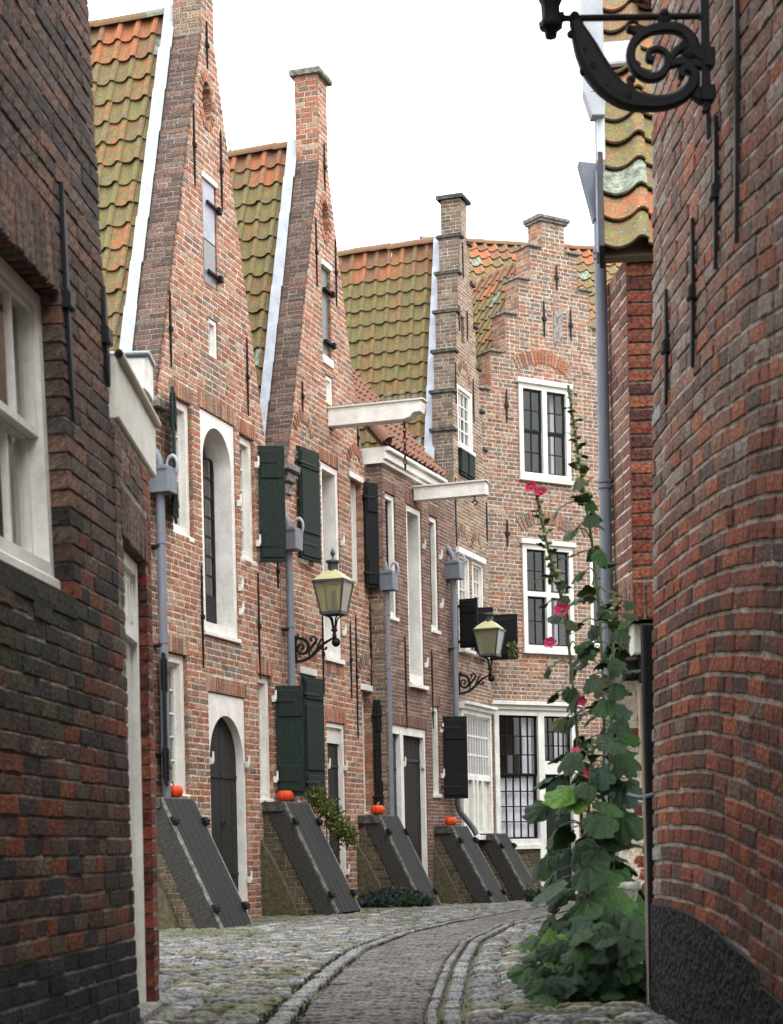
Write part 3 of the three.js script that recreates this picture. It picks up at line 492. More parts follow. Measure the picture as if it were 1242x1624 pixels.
  // attic hatch, its sky reflection painted in as the pale upper board
  { const { u0, u1, v0: a, v1: b } = H.att; const w = mesh('attic_hatch', boxG(u0 + 0.02, u1 - 0.02, a + 0.02, b - 0.02, -0.06, -0.03), M.doorGrey, h); mesh('painted_sky_board', bevelBox(u0 + 0.03, u1 - 0.03, a + 0.55, b - 0.02, -0.03, -0.01), M.lead, w); mesh('lower_board', bevelBox(u0 + 0.03, u1 - 0.03, a + 0.02, a + 0.54, -0.03, -0.01), mat([0.13, 0.135, 0.125], 0.35), w); mesh('lintel', bevelBox(u0 - 0.02, u1 + 0.02, b - 0.02, b + 0.05, -0.06, 0.02), M.white, w); for (const v of [a + 0.15, b - 0.3]) mesh('strap_hinge', [bevelBox(u0 + 0.1, u1 + 0.06, v, v + 0.04, 0, 0.03), bevelBox(u1 - 0.01, u1 + 0.06, v - 0.03, v + 0.05, 0.0, 0.06)], M.black, w); }
  shutter(h, -2.3, 0.03, 4.5, 5.95, 0.46, 158, M.green); shutter(h, -2.66, 0.03, 1.5, 2.95, 0.46, 160, M.black);
  shutter(h, 0.34, 0.03, 4.44, 5.93, 0.34, 66, M.green); shutter(h, 0.80, 0.03, 1.46, 2.9, 0.36, 66, M.green);
  for (const v of [4.7, 5.7]) hinge(h, 0.31, v, 0); for (const v of [1.7, 2.75]) hinge(h, 0.76, v, 0); for (const v of [3.75, 4.05, 5.1]) hinge(h, -0.33, v, 0);
  for (const [u, a, b] of [[-1.02, 10.2, 10.77], [-1.48, 8.63, 9.6], [-0.64, 8.61, 9.6], [-2.29, 6.29, 7.16], [0.1, 6.26, 7.25], [-1.53, 2.93, 4.13], [0.32, 2.95, 4.3], [1.05, 4.2, 4.65]]) anchor(h, u, a, b);
  mesh('kneeler', bevelBox(-2.85, -2.55, 5.72, 5.84, -0.3, 0.06, 0.015), M.stone, h);
}
// ---- second gabled warehouse
{
  const h = thing('gabled_house', 'red brick gabled warehouse with chimney-like pillar and white hoist beam with chain', 'house', [-1.629, 0, -23.362], turnOf(18), 'brick warehouses along the lane');
  const c = 2.8, apex = 11.1, k = 0.33, v0 = 5.92, T = 0.34;
  const H = { ll: { u0: 1.45, u1: 2.0, v0: 1.42, v1: 3.15 }, ul: { u0: 1.47, u1: 2.05, v0: 4.68, v1: 6.24 }, up: { u0: 2.42, u1: 3.16, v0: 3.47, v1: 6.22 }, ur: { u0: 3.68, u1: 4.2, v0: 4.72, v1: 6.22 }, lr: { u0: 4.0, u1: 4.42, v0: 1.3, v1: 3.12 }, door: { u0: 2.44, u1: 3.2, v0: -0.2, v1: 2.55 }, att: { u0: 2.62, u1: 2.98, v0: 7.76, v1: 9.05 }, sm: { u0: 2.7, u1: 3.0, v0: 7.08, v1: 7.5 } };
  const oval = { u0: 2.68, u1: 2.96, v0: 9.5, v1: 10.0, oval: true };
  const ring = []; for (let i = 0; i < 18; i++) { const a = i / 18 * 6.283; ring.push([2.82 + Math.cos(a) * 0.19, 9.75 + Math.sin(a) * 0.3, 0.1, 0.062, 0.012, Math.atan2(Math.sin(a) / 0.3, Math.cos(a) / 0.19)]); }
  const arcs = []; for (const [cx, cy] of [[1.76, 6.36], [3.94, 6.34], [1.72, 3.28], [4.2, 3.26]]) for (let i = 0; i <= 8; i++) { const a = Math.PI * (0.14 + 0.72 * i / 8); arcs.push([cx + Math.cos(a) * 0.36, cy + Math.sin(a) * 0.34, 0.15, 0.06, 0.012, a]); }
  brickWall(h, 'wall', { pts: gablePts(c, apex, k, v0, 0.8, 4.48, -0.2, 0.2, 11.72), holes: [...Object.values(H), oval], soldiers: [sol(2.42, 3.16, 6.22), sol(2.44, 3.2, 2.55), sol(2.42, 3.16, 3.25, 0.2)], extra: [...ring, ...arcs], ch: 0.077, bl: 0.235, pal: palH1, palAt: (u, v) => fbm(u * 0.7 + 9, v * 0.5, 4, 3) > 0.22 ? palMix : palH1, mortar: mLight, T, singles: 300, joint: 0.019 });
  mesh('niche_back', boxG(2.6, 3.05, 9.4, 10.1, -0.2, -0.14), rearM, h);
  for (let j = 0; j < 7; j++) mesh('niche_brick', bevelBox(2.64, 3.0, 9.46 + j * 0.075, 9.46 + j * 0.075 + 0.062, -0.14, -0.11, 0.005), palMat(palH1, j * 3 + 1), h);
  body(h, 0.8, 4.48, -0.2, 5.7);
  gableRoof(h, c, apex, k, v0 - 0.2, T, { cols: 7, rows: 18, ex: 0.30, moss: r => r > 0.93 ? 0.15 : r > 0.84 ? 0.45 : 0.82 });
  mesh('pillar_cap', bevelBox(c - 0.27, c + 0.27, 11.72, 11.80, -T - 0.07, 0.07, 0.015), M.stone, h);
  // brick side of the top pillar
  brickWall(h, 'pillar_side', { pts: [[0, 0], [T, 0], [T, 1.2], [0, 1.2]], ch: 0.075, bl: 0.17, pal: palH1, mortar: mPale, T: 0.05, D: 0.04, matrix: basis([c - 0.205, 10.52, -T], [0, 0, 1], [0, 1, 0]) });
  mesh('kneeler', bevelBox(0.82, 1.3, 5.80, 5.9, -0.1, 0.12, 0.015), M.stone, h); mesh('corbel', [bevelBox(0.95, 1.25, 5.66, 5.8, -0.05, 0.07, 0.015), bevelBox(1.0, 1.22, 5.5, 5.66, -0.05, 0.03, 0.015)], M.stone, h);
  const wr = windowUnit(h, H.ur.u0, H.ur.u1, H.ur.v0, H.ur.v1, { cols: 2, rows: 5, w: -0.1, dep: 0.1, f: 0.05 }); mesh('lintel_board', bevelBox(H.ur.u0 - 0.06, H.ur.u1 + 0.04, H.ur.v1, H.ur.v1 + 0.09, -0.05, 0.02), M.white, wr);
  const wl = windowUnit(h, H.lr.u0, H.lr.u1, H.lr.v0, H.lr.v1, { cols: 2, rows: 5, w: -0.12, dep: 0.1, f: 0.05 }); mesh('lintel_board', bevelBox(H.lr.u0 - 0.06, H.lr.u1 + 0.06, H.lr.v1, H.lr.v1 + 0.09, -0.05, 0.02), M.white, wl);
  const w3 = windowUnit(h, H.ul.u0, H.ul.u1, H.ul.v0, H.ul.v1, { cols: 2, rows: 5, w: -0.08, dep: 0.1, f: 0.05 }); const w4 = windowUnit(h, H.ll.u0, H.ll.u1, H.ll.v0, H.ll.v1, { cols: 2, rows: 5, w: -0.08, dep: 0.1, f: 0.05 });
  mesh('lintel_board', bevelBox(1.4, 2.05, 3.15, 3.24, -0.05, 0.02), M.white, w4); windowUnit(h, H.sm.u0, H.sm.u1, H.sm.v0, H.sm.v1, { cols: 1, rows: 1, w: -0.02, dep: 0.1, f: 0.05, sill: 0 });
  { const { u0, u1, v0: a, v1: b } = H.up, f = 0.09; const win = mesh('loading_door_frame', [...lining(u0, u1, a, b, -0.34, -0.02, f), boxG(u0 + f, u1 - f, a, a + 0.1, -0.34, -0.022)], M.white, h); mesh('interior', roomG(u0, u1, a, b, -0.35, 1.6), M.room, win); panes(win, u0 + f, u1 - f, a + 0.5, b - f, -0.27, 2, 8, M.doorGrey, 0.022, 0.03); mesh('kick_panel', boxG(u0 + f, u1 - f, a + 0.1, a + 0.5, -0.3, -0.24), M.white, win); mesh('sill', bevelBox(u0 - 0.03, u1 + 0.03, a - 0.06, a + 0.003, -0.3, 0.04), M.white, win); }
  { const { u0, u1, v1: b } = H.door; mesh('door_frame', lining(u0, u1, -0.1, b, -0.16, -0.02, 0.06), M.white, h); mesh('fanlight_board', boxG(u0 + 0.06, u1 - 0.06, b - 0.28, b - 0.06, -0.12, -0.06), M.offwhite, h); plankDoor(h, u0 + 0.06, u1 - 0.06, -0.15, b - 0.26, -0.1, 4, M.doorDark, [0.3, 0.86]); for (const v of [0.45, 1.95]) { hinge(h, u1 - 0.02, v, -0.02); hinge(h, u0 + 0.02, v, -0.02); } }
  { const { u0, u1, v0: a, v1: b } = H.att; const w = mesh('attic_hatch', boxG(u0 + 0.02, u1 - 0.02, a + 0.02, b - 0.02, -0.08, -0.04), mat([0.10, 0.115, 0.10], 0.4), h); mesh('lintel', bevelBox(u0 - 0.02, u1 + 0.02, b - 0.02, b + 0.06, -0.06, 0.03), M.white, w); for (const v of [a + 0.2, b - 0.35]) mesh('strap_hinge', [bevelBox(u0 + 0.1, u1 + 0.06, v, v + 0.04, -0.03, 0.03), bevelBox(u1 - 0.01, u1 + 0.06, v - 0.03, v + 0.05, 0.0, 0.06)], M.black, w); mesh('sill_stone', bevelBox(u0 - 0.03, u1 + 0.03, a - 0.12, a, -0.05, 0.02), M.offwhite, w); }
  shutter(h, 1.42, 0.05, 4.70, 6.22, 0.56, 8, M.green, [[0.03, 0.2], [0.24, 0.78], [0.82, 0.97]]); shutter(h, 1.4, 0.05, 1.44, 3.1, 0.56, 8, M.green, [[0.03, 0.2], [0.24, 0.78], [0.82, 0.97]]);
  shutter(h, 4.22, 0.03, 4.66, 6.25, 0.26, 30, M.black); shutter(h, 4.42, 0.04, 1.3, 3.0, 0.22, 40, M.black);
  for (const v of [3.9, 5.2]) hinge(h, 3.2, v, 0);
  for (const [u, a, b] of [[2.82, 10.14, 10.81], [2.41, 8.66, 9.62], [3.22, 8.61, 9.57], [1.73, 6.75, 7.17], [4.05, 6.7, 7.06], [2.34, 2.93, 4.06], [3.52, 2.95, 4.09], [3.77, 2.38, 4.2], [4.44, 3.2, 4.45]]) anchor(h, u, a, b);
  // hoist beam with cap board and chain
  const bm = mesh('hoist_beam', (() => { const s = new THREE.Shape([[0, 6.78], [1.12, 6.78], [1.2, 6.80], [1.26, 6.86], [1.36, 6.87], [1.38, 6.96], [1.38, 7.02], [0, 7.02]].map(p => new THREE.Vector2(...p))); const g = new THREE.ExtrudeGeometry(s, { depth: 0.2, bevelEnabled: true, bevelSize: 0.006, bevelThickness: 0.006, bevelSegments: 1 }); g.applyMatrix4(basis([2.98, 0, 0], [0, 0, 1], [0, 1, 0])); return g; })(), M.white, h);
  mesh('cap_board', bevelBox(2.75, 3.01, 7.022, 7.045, -0.02, 1.42, 0.005), M.offwhite, bm);
  for (let i = 0; i < 9; i++) { const l = mesh('chain_link', new THREE.TorusGeometry(0.03, 0.009, 6, 14), M.rust, bm); l.scale.set(0.75, 1.35, 1); l.position.set(2.88, 6.72 - i * 0.075, 1.1); l.rotation.y = i % 2 ? Math.PI / 2 : 0; }
}
// ---- low brown house with white cornice and red roof
{
  const h = thing('brown_brick_house', 'low brown brick house with white cornice, red tiled roof and hoist beam with a hook', 'house', [-0.029, 0, -27.573], turnOf(20), 'brick warehouses along the lane');
  const H = { l: { u0: 0.12, u1: 0.58, v0: 4.29, v1: 6.16 }, mid: { u0: 1.08, u1: 1.8, v0: 3.33, v1: 6.14 }, r: { u0: 2.2, u1: 2.62, v0: 4.3, v1: 6.15 }, door: { u0: 0.06, u1: 1.82, v0: -0.3, v1: 2.64 }, lo: { u0: 2.12, u1: 2.5, v0: 1.62, v1: 3.05 } };
  brickWall(h, 'wall', { pts: [[0, -0.3], [3.52, -0.3], [3.52, 6.56], [0, 6.56]], holes: Object.values(H), soldiers: [sol(0.12, 0.58, 6.16, 0.2), sol(1.08, 1.8, 6.14, 0.2), sol(2.2, 2.62, 6.15, 0.2), sol(0.06, 1.82, 2.64, 0.19), sol(2.12, 2.5, 3.05, 0.19), sol(1.08, 1.8, 3.12, 0.18)], ch: 0.058, bl: 0.205, pal: palBrown, mortar: mGrey, T: 0.3, D: 0.09, joint: 0.011 });
  brickWall(h, 'end_wall', { pts: [[0, -0.3], [0.34, -0.3], [0.34, 6.56], [0, 6.56]], ch: 0.066, bl: 0.2, pal: palette([[0.30, 0.22, 0.16, 3], [0.22, 0.16, 0.13, 3], [0.36, 0.28, 0.2, 2]]), mortar: mGrey, T: 0.05, D: 0.04, matrix: basis([-0.012, 0, -0.35], [0, 0, 1], [0, 1, 0]), rough: 1.6 });
  body(h, 0, 3.52, -0.3, 6.4, 4);
  const co = (a, b) => [bevelBox(a, b, 6.56, 6.62, -0.32, 0.05, 0.006), bevelBox(a, b, 6.62, 6.74, -0.3, 0.09, 0.01), bevelBox(a, b, 6.74, 6.80, -0.3, 0.15, 0.012)];
  mesh('cornice', co(-0.06, 2.75), M.white, h);
  const pitch = 50 * RAD, up = [0, Math.sin(pitch), -Math.cos(pitch)];
  roofPlane(h, 'roof', basis([-0.05, 6.84, 0.06], [1, 0, 0], up), 14, 11, 0.2, 0.29, { mats: redTiles });
  { const n = 10, L = 0.33; for (let i = 0; i < n; i++) { const g = new THREE.CylinderGeometry(0.10, 0.12, L * 1.1, 12, 1, true, -Math.PI / 2 - 0.3, Math.PI + 0.6); const t = mesh('verge_tile', g, pick(redTiles), h); const s = (i + 0.4) * L; t.position.set(-0.02, 6.9 + Math.sin(pitch) * s, 0.06 - Math.cos(pitch) * s); t.rotation.x = -(Math.PI / 2 - pitch); } }
  for (const k of ['l', 'r', 'lo']) windowUnit(h, H[k].u0, H[k].u1, H[k].v0, H[k].v1, { cols: 2, rows: 6, w: -0.03, dep: 0.15, f: 0.08, bars: M.doorGrey });
  { const { u0, u1, v0: a, v1: b } = H.mid, f = 0.09; const win = mesh('loading_door_frame', [...lining(u0, u1, a, b, -0.34, -0.02, f), boxG(u0 + f, u1 - f, a, a + 0.16, -0.34, -0.022)], M.white, h); mesh('interior', roomG(u0, u1, a, b, -0.35, 1.6), M.room, win); panes(win, u0 + f, u1 - f, a + 0.16, b - f, -0.28, 2, 9, M.doorGrey, 0.022, 0.03); mesh('sill', bevelBox(u0 - 0.05, u1 + 0.05, a - 0.06, a + 0.003, -0.3, 0.06), M.white, win); for (const v of [3.7, 5.6]) hinge(win, u1 + 0.03, v, 0); }
  { const { u0, u1, v1: b } = H.door; const fr = mesh('door_frame', [...lining(u0, u1, -0.25, b, -0.16, -0.02, 0.07), boxG(0.62, 0.76, -0.25, b - 0.07, -0.15, -0.015), boxG(u0 + 0.07, u1 - 0.07, b - 0.13, b - 0.07, -0.15, -0.024)], M.white, h); plankDoor(h, u0 + 0.07, 0.62, -0.2, b - 0.13, -0.1, 3, mat([0.02, 0.03, 0.035], 0.4), [0.8]); plankDoor(h, 0.76, u1 - 0.07, -0.2, b - 0.13, -0.1, 5, M.doorDark, [0.86]); for (const u of [0.8, 1.72]) hinge(h, u, 2.08, -0.05); }
  for (const v of [4.75, 5.55]) hinge(h, 2.66, v, 0); for (const v of [1.95, 2.7]) hinge(h, 2.54, v, 0);
  shutter(h, 2.55, 0.04, 1.55, 2.9, 0.40, 62, M.black);
  for (const [u, a, b] of [[0.88, 2.61, 4.04], [2.16, 2.68, 3.96]]) anchor(h, u, a, b, M.rust, 0.04, false);
  const bm = mesh('hoist_beam', bevelBox(1.38, 1.58, 6.24, 6.44, 0.02, 1.2, 0.008), M.white, h); mesh('cap_board', bevelBox(1.35, 1.61, 6.442, 6.465, 0.02, 1.23, 0.005), M.offwhite, bm);
  mesh('hook', [tube([[1.48, 6.24, 1.0], [1.48, 6.17, 1.0]], 0.012, 4, 6), new THREE.TorusGeometry(0.035, 0.012, 6, 16, 5).rotateY(Math.PI / 2).translate(1.48, 6.135, 1.0)], M.iron, bm);
}
// ---- narrow house with stepped gable
{
  const h = thing('stepped_gable_house', 'narrow tan brick house with stepped gable, white shop window and mossy roof', 'house', [1.185, 0, -30.909], turnOf(20));
  const c = 0.86, g0 = -0.4, T = 0.36, steps = [[0.17, 11.95], [0.30, 11.25], [0.44, 10.58], [0.58, 9.88], [0.72, 9.17], [0.86, 8.45], [1.0, 7.8]];
  const right = [], left = []; let prev = 7.1;
  const pts = [[-0.03, g0], [1.95, g0], [1.95, 7.1]];
  for (let i = steps.length - 1; i >= 0; i--) { const [w, v] = steps[i]; pts.push([c + w, i === steps.length - 1 ? 7.1 : steps[i + 1][1]], [c + w, v]); }
  for (let i = 0; i < steps.length; i++) { const [w, v] = steps[i]; pts.push([c - Math.min(w, 0.88), v], [c - Math.min(w, 0.88), i === steps.length - 1 ? 7.1 : steps[i + 1][1]]); }
  pts.push([-0.03, 7.1]);
  const H = { top: { u0: 0.28, u1: 1.12, v0: 7.12, v1: 8.66 }, p1: { u0: 0.1, u1: 0.74, v0: 4.12, v1: 5.74 }, p2: { u0: 0.92, u1: 1.54, v0: 4.12, v1: 5.74 }, shop: { u0: 0.02, u1: 1.72, v0: 0.95, v1: 3.1 }, slot: { u0: 0.58, u1: 0.76, v0: 9.45, v1: 9.9 } };
  const arcs = []; for (const [cx, cy, r] of [[0.42, 5.86, 0.34], [1.24, 5.86, 0.34], [0.7, 8.72, 0.36]]) for (let i = 0; i <= 8; i++) { const a = Math.PI * (0.12 + 0.76 * i / 8); arcs.push([cx + Math.cos(a) * r, cy + Math.sin(a) * r, 0.13, 0.055, 0.012, a]); }
  brickWall(h, 'wall', { pts, holes: Object.values(H), ch: 0.062, bl: 0.2, pal: palTan, palAt: (u, v) => v < 6.4 && fbm(u, v * 0.6, 3, 3) > 0.12 ? palMix : palTan, mortar: mLight, T, extra: arcs, joint: 0.012 });
  for (const [w, v] of steps) { for (const s of [-1, 1]) { const e = s < 0 ? c - Math.min(w, 0.88) : c + w; mesh('coping', bevelBox(s < 0 ? e - 0.05 : e - 0.16, s < 0 ? e + 0.16 : e + 0.05, v, v + 0.055, -T - 0.05, 0.05, 0.012), M.stoneDark, h); if (w === 0.17) break; } }
  mesh('pillar_cap', bevelBox(c - 0.25, c + 0.25, 11.95, 12.02, -T - 0.07, 0.07, 0.015), M.stoneDark, h);
  for (let i = 0; i < steps.length; i++) { const [w, v] = steps[i], lo = i === steps.length - 1 ? 6.7 : steps[i + 1][1] + 0.06, e = c - Math.min(w, 0.88) - 0.012; brickWall(h, 'step_side', { pts: [[0, 0], [T, 0], [T, v - lo], [0, v - lo]], ch: 0.062, bl: 0.18, pal: palette([[0.27, 0.21, 0.16, 4], [0.2, 0.155, 0.125, 4], [0.33, 0.26, 0.19, 2]]), mortar: mGrey, T: 0.05, D: 0.04, matrix: basis([e, lo, -T], [0, 0, 1], [0, 1, 0]), rough: 1.4 }); }
  body(h, -0.03, 1.95, g0, 7.0, 4);
  const k = 0.2, apex = 11.35, v0 = 6.95, up = [k, 1, 0], uL = c - k * (apex - v0) + 0.02, cols = 11, tw = 0.235;
  roofPlane(h, 'roof', basis([uL, v0, -T - 0.02 - cols * tw], [0, 0, 1], up), cols, 16, tw, 0.274, { moss: r => r > 0.93 ? 0.12 : r > 0.86 ? 0.4 : 0.8, width: 5, height: 4.3 });
  for (let i = 0; i < 8; i++) { const s = mesh('lead_sheet', bevelBox(-0.09, 0.09 + rr(-0.02, 0.02), 0, 0.6, -0.006, 0.006, 0.004), M.lead, h); s.applyMatrix4(basis([uL + (i * 0.54) * k - 0.135, v0 + i * 0.54 + 0.03, -T - 0.06], [0, 0.02, 1], [k, 1, 0])); }
  ridgeTiles(h, [c, apex - 0.06, -T - 0.02], [c, apex - 0.06, -T - 3.3], 10, 0.12);
  const o = mesh('roof_far_slope', boxG(-5, 0, 0, 4.3, -0.06, 0.0), roofBoard, h); o.applyMatrix4(basis([c + k * (apex - v0), v0, -T - 5], [0, 0, -1], [-k, 1, 0]));
  mesh('gutter_end', [bevelBox(-0.16, 0.04, 6.86, 7.0, -0.75, -0.3, 0.01), bevelBox(-0.2, 0.06, 7.0, 7.08, -0.78, -0.28, 0.01)], M.white, h);
  const wt = windowUnit(h, H.top.u0, H.top.u1, H.top.v0 + 0.5, H.top.v1, { cols: 3, rows: 4, w: 0.0, dep: 0.1, f: 0.06 }); 
  shutter(h, 0.3, 0.02, 7.12, 7.6, 0.38, 0, M.green, [[0.15, 0.85]]); shutter(h, 0.72, 0.02, 7.12, 7.6, 0.38, 0, M.green, [[0.15, 0.85]]);
  for (const q of ['p1', 'p2']) { const w = windowUnit(h, H[q].u0, H[q].u1, H[q].v0, H[q].v1, { cols: 3, rows: 6, w: 0.0, dep: 0.1, f: 0.06, sill: 0.1 }); mesh('head_board', bevelBox(H[q].u0 - 0.06, H[q].u1 + 0.06, H[q].v1, H[q].v1 + 0.1, -0.05, 0.06), M.white, w); }
  shutter(h, 0.1, 0.02, 4.12, 4.95, 0.34, 100, M.black); shutter(h, 0.86, 0.03, 4.12, 4.9, 0.34, 72, M.black, [[0.1, 0.9]]); shutter(h, 1.6, 0.03, 4.05, 4.85, 0.56, 84, M.black, [[0.08, 0.92]]);
  { const { u0, u1, v0: a, v1: b } = H.shop; const w = mesh('shop_window', [...frameG(u0, u1, a, b, -0.1, 0.05, 0.08), boxG(u0 + 0.08, u1 - 0.08, 1.9, 1.98, -0.1, 0.04), boxG(0.6, 0.68, a + 0.08, 1.9, -0.1, 0.045), boxG(0.82, 0.9, a + 0.08, 1.9, -0.1, 0.045), boxG(1.12, 1.2, a + 0.08, 1.9, -0.1, 0.045)], M.white, h); panes(w, u0 + 0.08, u1 - 0.08, 1.98, b - 0.08, 0.0, 10, 3, M.white, 0.03, 0.03); mesh('lower_panels', boxG(u0 + 0.08, u1 - 0.08, a + 0.08, 1.9, -0.06, -0.02), M.offwhite, w); mesh('interior', roomG(u0, u1, 1.95, b, -0.1, 1.6), M.curtain, w); mesh('cornice', [bevelBox(u0 - 0.04, u1 + 0.06, b, b + 0.07, -0.05, 0.1), bevelBox(u0 - 0.04, u1 + 0.08, b + 0.07, b + 0.12, -0.05, 0.16)], M.white, w); mesh('sill', bevelBox(u0 - 0.03, u1 + 0.05, a - 0.08, a + 0.002, -0.05, 0.16), M.white, w); }
  for (const [u, a, b] of [[0.05, 5.8, 7.0], [0.47, 9.6, 10.04], [0.93, 9.56, 10.07], [0.2, 8.3, 9.0], [1.2, 8.18, 8.95], [0.75, 10.57, 11.2], [1.85, 6.2, 6.9]]) anchor(h, u, a, b, M.iron, 0.045, false);
}
// ---- stepped gable house that closes the view
{
  const h = thing('stepped_gable_house', 'red brick stepped gable house closing the lane with tall white sash windows', 'house', [1.852, -0.17, -32.742], turnOf(57));
  const c = 1.6, g0 = -0.2, T = 0.36, steps = [[0.28, 12.34], [0.56, 11.84], [0.84, 11.2], [1.14, 10.53], [1.48, 9.8], [1.78, 9.1]];
  const pts = [[-0.18, g0], [3.42, g0], [3.42, 8.6]];
  for (let i = steps.length - 1; i >= 0; i--) pts.push([c + steps[i][0], i === steps.length - 1 ? 8.6 : steps[i + 1][1]], [c + steps[i][0], steps[i][1]]);
  for (let i = 0; i < steps.length; i++) pts.push([c - steps[i][0], steps[i][1]], [c - steps[i][0], i === steps.length - 1 ? 8.6 : steps[i + 1][1]]);
  pts.push([-0.18, 8.6]);
  const H = { top: { u0: 0.73, u1: 1.9, v0: 7.62, v1: 9.32 }, mid: { u0: 0.74, u1: 1.9, v0: 4.48, v1: 6.4 }, far: { u0: 2.32, u1: 3.1, v0: 4.6, v1: 6.4 }, gr: { u0: 0.02, u1: 1.9, v0: -0.2, v1: 3.38 } };
  const arcs = []; for (const [cx, cy, r, n] of [[1.31, 8.72, 1.12, 17], [1.31, 5.82, 1.1, 15], [2.7, 5.9, 1.0, 11]]) for (let i = 0; i < n; i++) { const a = Math.PI / 2 + (i / (n - 1) - 0.5) * 1.12; arcs.push([cx + Math.cos(a) * r, cy + Math.sin(a) * r, 0.24, 0.062, 0.014, a]); }
  const stone = { u0: 1.56, u1: 1.8, v0: 10.16, v1: 10.78 };
  brickWall(h, 'wall', { pts, holes: [...Object.values(H), { ...stone, noCore: true }], ch: 0.074, bl: 0.225, pal: palMix, palAt: (u, v) => (v < 5.5 ? fbm(u * 0.5, v * 0.4, 5, 2) > 0.0 : fbm(u * 0.6, v * 0.5, 8, 3) > 0.22) ? palH1 : palMix, mortar: mPale, T, extra: arcs, joint: 0.017, bond: 'flemish' });
  mesh('blank_tablet', bevelBox(stone.u0 + 0.01, stone.u1 - 0.01, stone.v0 + 0.01, stone.v1 - 0.01, -0.06, 0.012), M.concrete, h);
  for (const [w, v] of steps) for (const s of [-1, 1]) { const e = c + s * w; mesh('coping', bevelBox(e - (s < 0 ? 0.05 : 0.27), e + (s < 0 ? 0.27 : 0.05), v, v + 0.05, -T - 0.05, 0.06, 0.012), M.stone, h); }
  mesh('pillar_cap', bevelBox(c - 0.36, c + 0.36, 12.39, 12.46, -T - 0.08, 0.09, 0.015), M.stone, h);
  for (let i = 0; i < steps.length; i++) { const [w, v] = steps[i], lo = i === steps.length - 1 ? 8.3 : steps[i + 1][1] + 0.055; brickWall(h, 'step_side', { pts: [[0, 0], [T, 0], [T, v - lo], [0, v - lo]], ch: 0.074, bl: 0.18, pal: palH1, mortar: mPale, T: 0.05, D: 0.04, matrix: basis([c - w - 0.012, lo, -T], [0, 0, 1], [0, 1, 0]) }); }
  body(h, -0.18, 3.42, g0, 8.4, 4);
  const k = 0.47, apex = 12.0, v0 = 8.7, up = [k, 1, 0], uL = c - k * (apex - v0), cols = 12, tw = 0.24;
  roofPlane(h, 'roof', basis([uL, v0, -T - 0.02 - cols * tw], [0, 0, 1], up), cols, 12, tw, 0.29, { moss: r => r > 0.9 ? 0.0 : r > 0.8 ? 0.25 : 0.72, width: 5, height: 3.55 });
  ridgeTiles(h, [c, apex - 0.16, -T - 0.02], [c, apex - 0.16, -T - 3.3], 10, 0.12);
  const o = mesh('roof_far_slope', boxG(-5, 0, 0, 3.6, -0.06, 0.0), roofBoard, h); o.applyMatrix4(basis([c + k * (apex - v0), v0, -T - 5], [0, 0, -1], [-k, 1, 0]));
  const twin = (q, tr) => { // two lights side by side, dark sashes in a white frame
    const { u0, u1, v0: a, v1: b } = H[q], m = (u0 + u1) / 2, f = 0.09; const w = mesh('window', [...frameG(u0, u1, a, b, -0.1, 0.03, f), boxG(m - 0.05, m + 0.05, a + f, b - f, -0.1, 0.028), ...(tr ? [boxG(u0 + f, m - 0.05, tr - 0.045, tr + 0.045, -0.1, 0.029), boxG(m + 0.05, u1 - f, tr - 0.045, tr + 0.045, -0.1, 0.029)] : [])], M.white, h);
    for (const [x0, x1] of [[u0 + f, m - 0.05], [m + 0.05, u1 - f]]) { const y = tr ?? (a + b) / 2, e = tr ? 0.045 : 0.0; panes(w, x0, x1, a + f, y - e, -0.05, 2, 2, M.green, 0.018, 0.035); panes(w, x0, x1, y + e, b - f, -0.035, 2, 2, M.green, 0.018, 0.035); }
    mesh('head_board', bevelBox(u0 - 0.05, u1 + 0.05, b, b + 0.09, -0.05, 0.08), M.white, w); mesh('sill', bevelBox(u0 - 0.03, u1 + 0.03, a - 0.07, a + 0.002, -0.05, 0.07), M.white, w); mesh('interior', roomG(u0, u1, a, b, -0.11, 1.6), M.room, w);
    curtain(w, u1 - f - 0.12, u1 - f, a + f, b - f, -0.3, 0.015, 2, M.curtain); return w;
  };
  twin('top'); twin('mid', 5.5); windowUnit(h, H.far.u0, H.far.u1, H.far.v0, H.far.v1, { cols: 2, rows: 4, bars: M.green, w: 0, dep: 0.1 });
  { // ground floor: big sash window, transom light and door in one white frame
    const w = mesh('shop_front_frame', [boxG(0.02, 0.12, 0.95, 3.38, -0.1, 0.04), boxG(1.0, 1.14, -0.1, 3.38, -0.1, 0.042), boxG(1.78, 1.9, -0.1, 3.38, -0.1, 0.04), boxG(0.12, 1.0, 3.28, 3.38, -0.1, 0.038), boxG(1.14, 1.78, 3.28, 3.38, -0.1, 0.038), boxG(0.12, 1.0, 0.95, 1.05, -0.1, 0.038), boxG(1.14, 1.78, 2.22, 2.46, -0.1, 0.038)], M.white, h);
    mesh('cornice', [bevelBox(-0.06, 1.96, 3.38, 3.46, -0.05, 0.08), bevelBox(-0.08, 1.98, 3.46, 3.53, -0.05, 0.14)], M.white, w); mesh('sill', bevelBox(0.0, 1.0, 0.86, 0.95, -0.08, 0.07), M.white, w);
    panes(w, 0.12, 1.0, 2.2, 3.28, -0.03, 5, 3, M.black, 0.02, 0.035); panes(w, 0.12, 1.0, 1.05, 2.22, -0.06, 5, 4, M.black, 0.02, 0.035); panes(w, 1.14, 1.78, 2.46, 3.28, -0.04, 5, 3, M.black, 0.02, 0.03);
    curtain(w, 0.14, 0.98, 1.05, 2.15, -0.12, 0.015, 6); curtain(w, 0.78, 0.98, 2.2, 3.28, -0.16, 0.015, 2); curtain(w, 1.5, 1.76, 2.46, 3.28, -0.16, 0.015, 2);
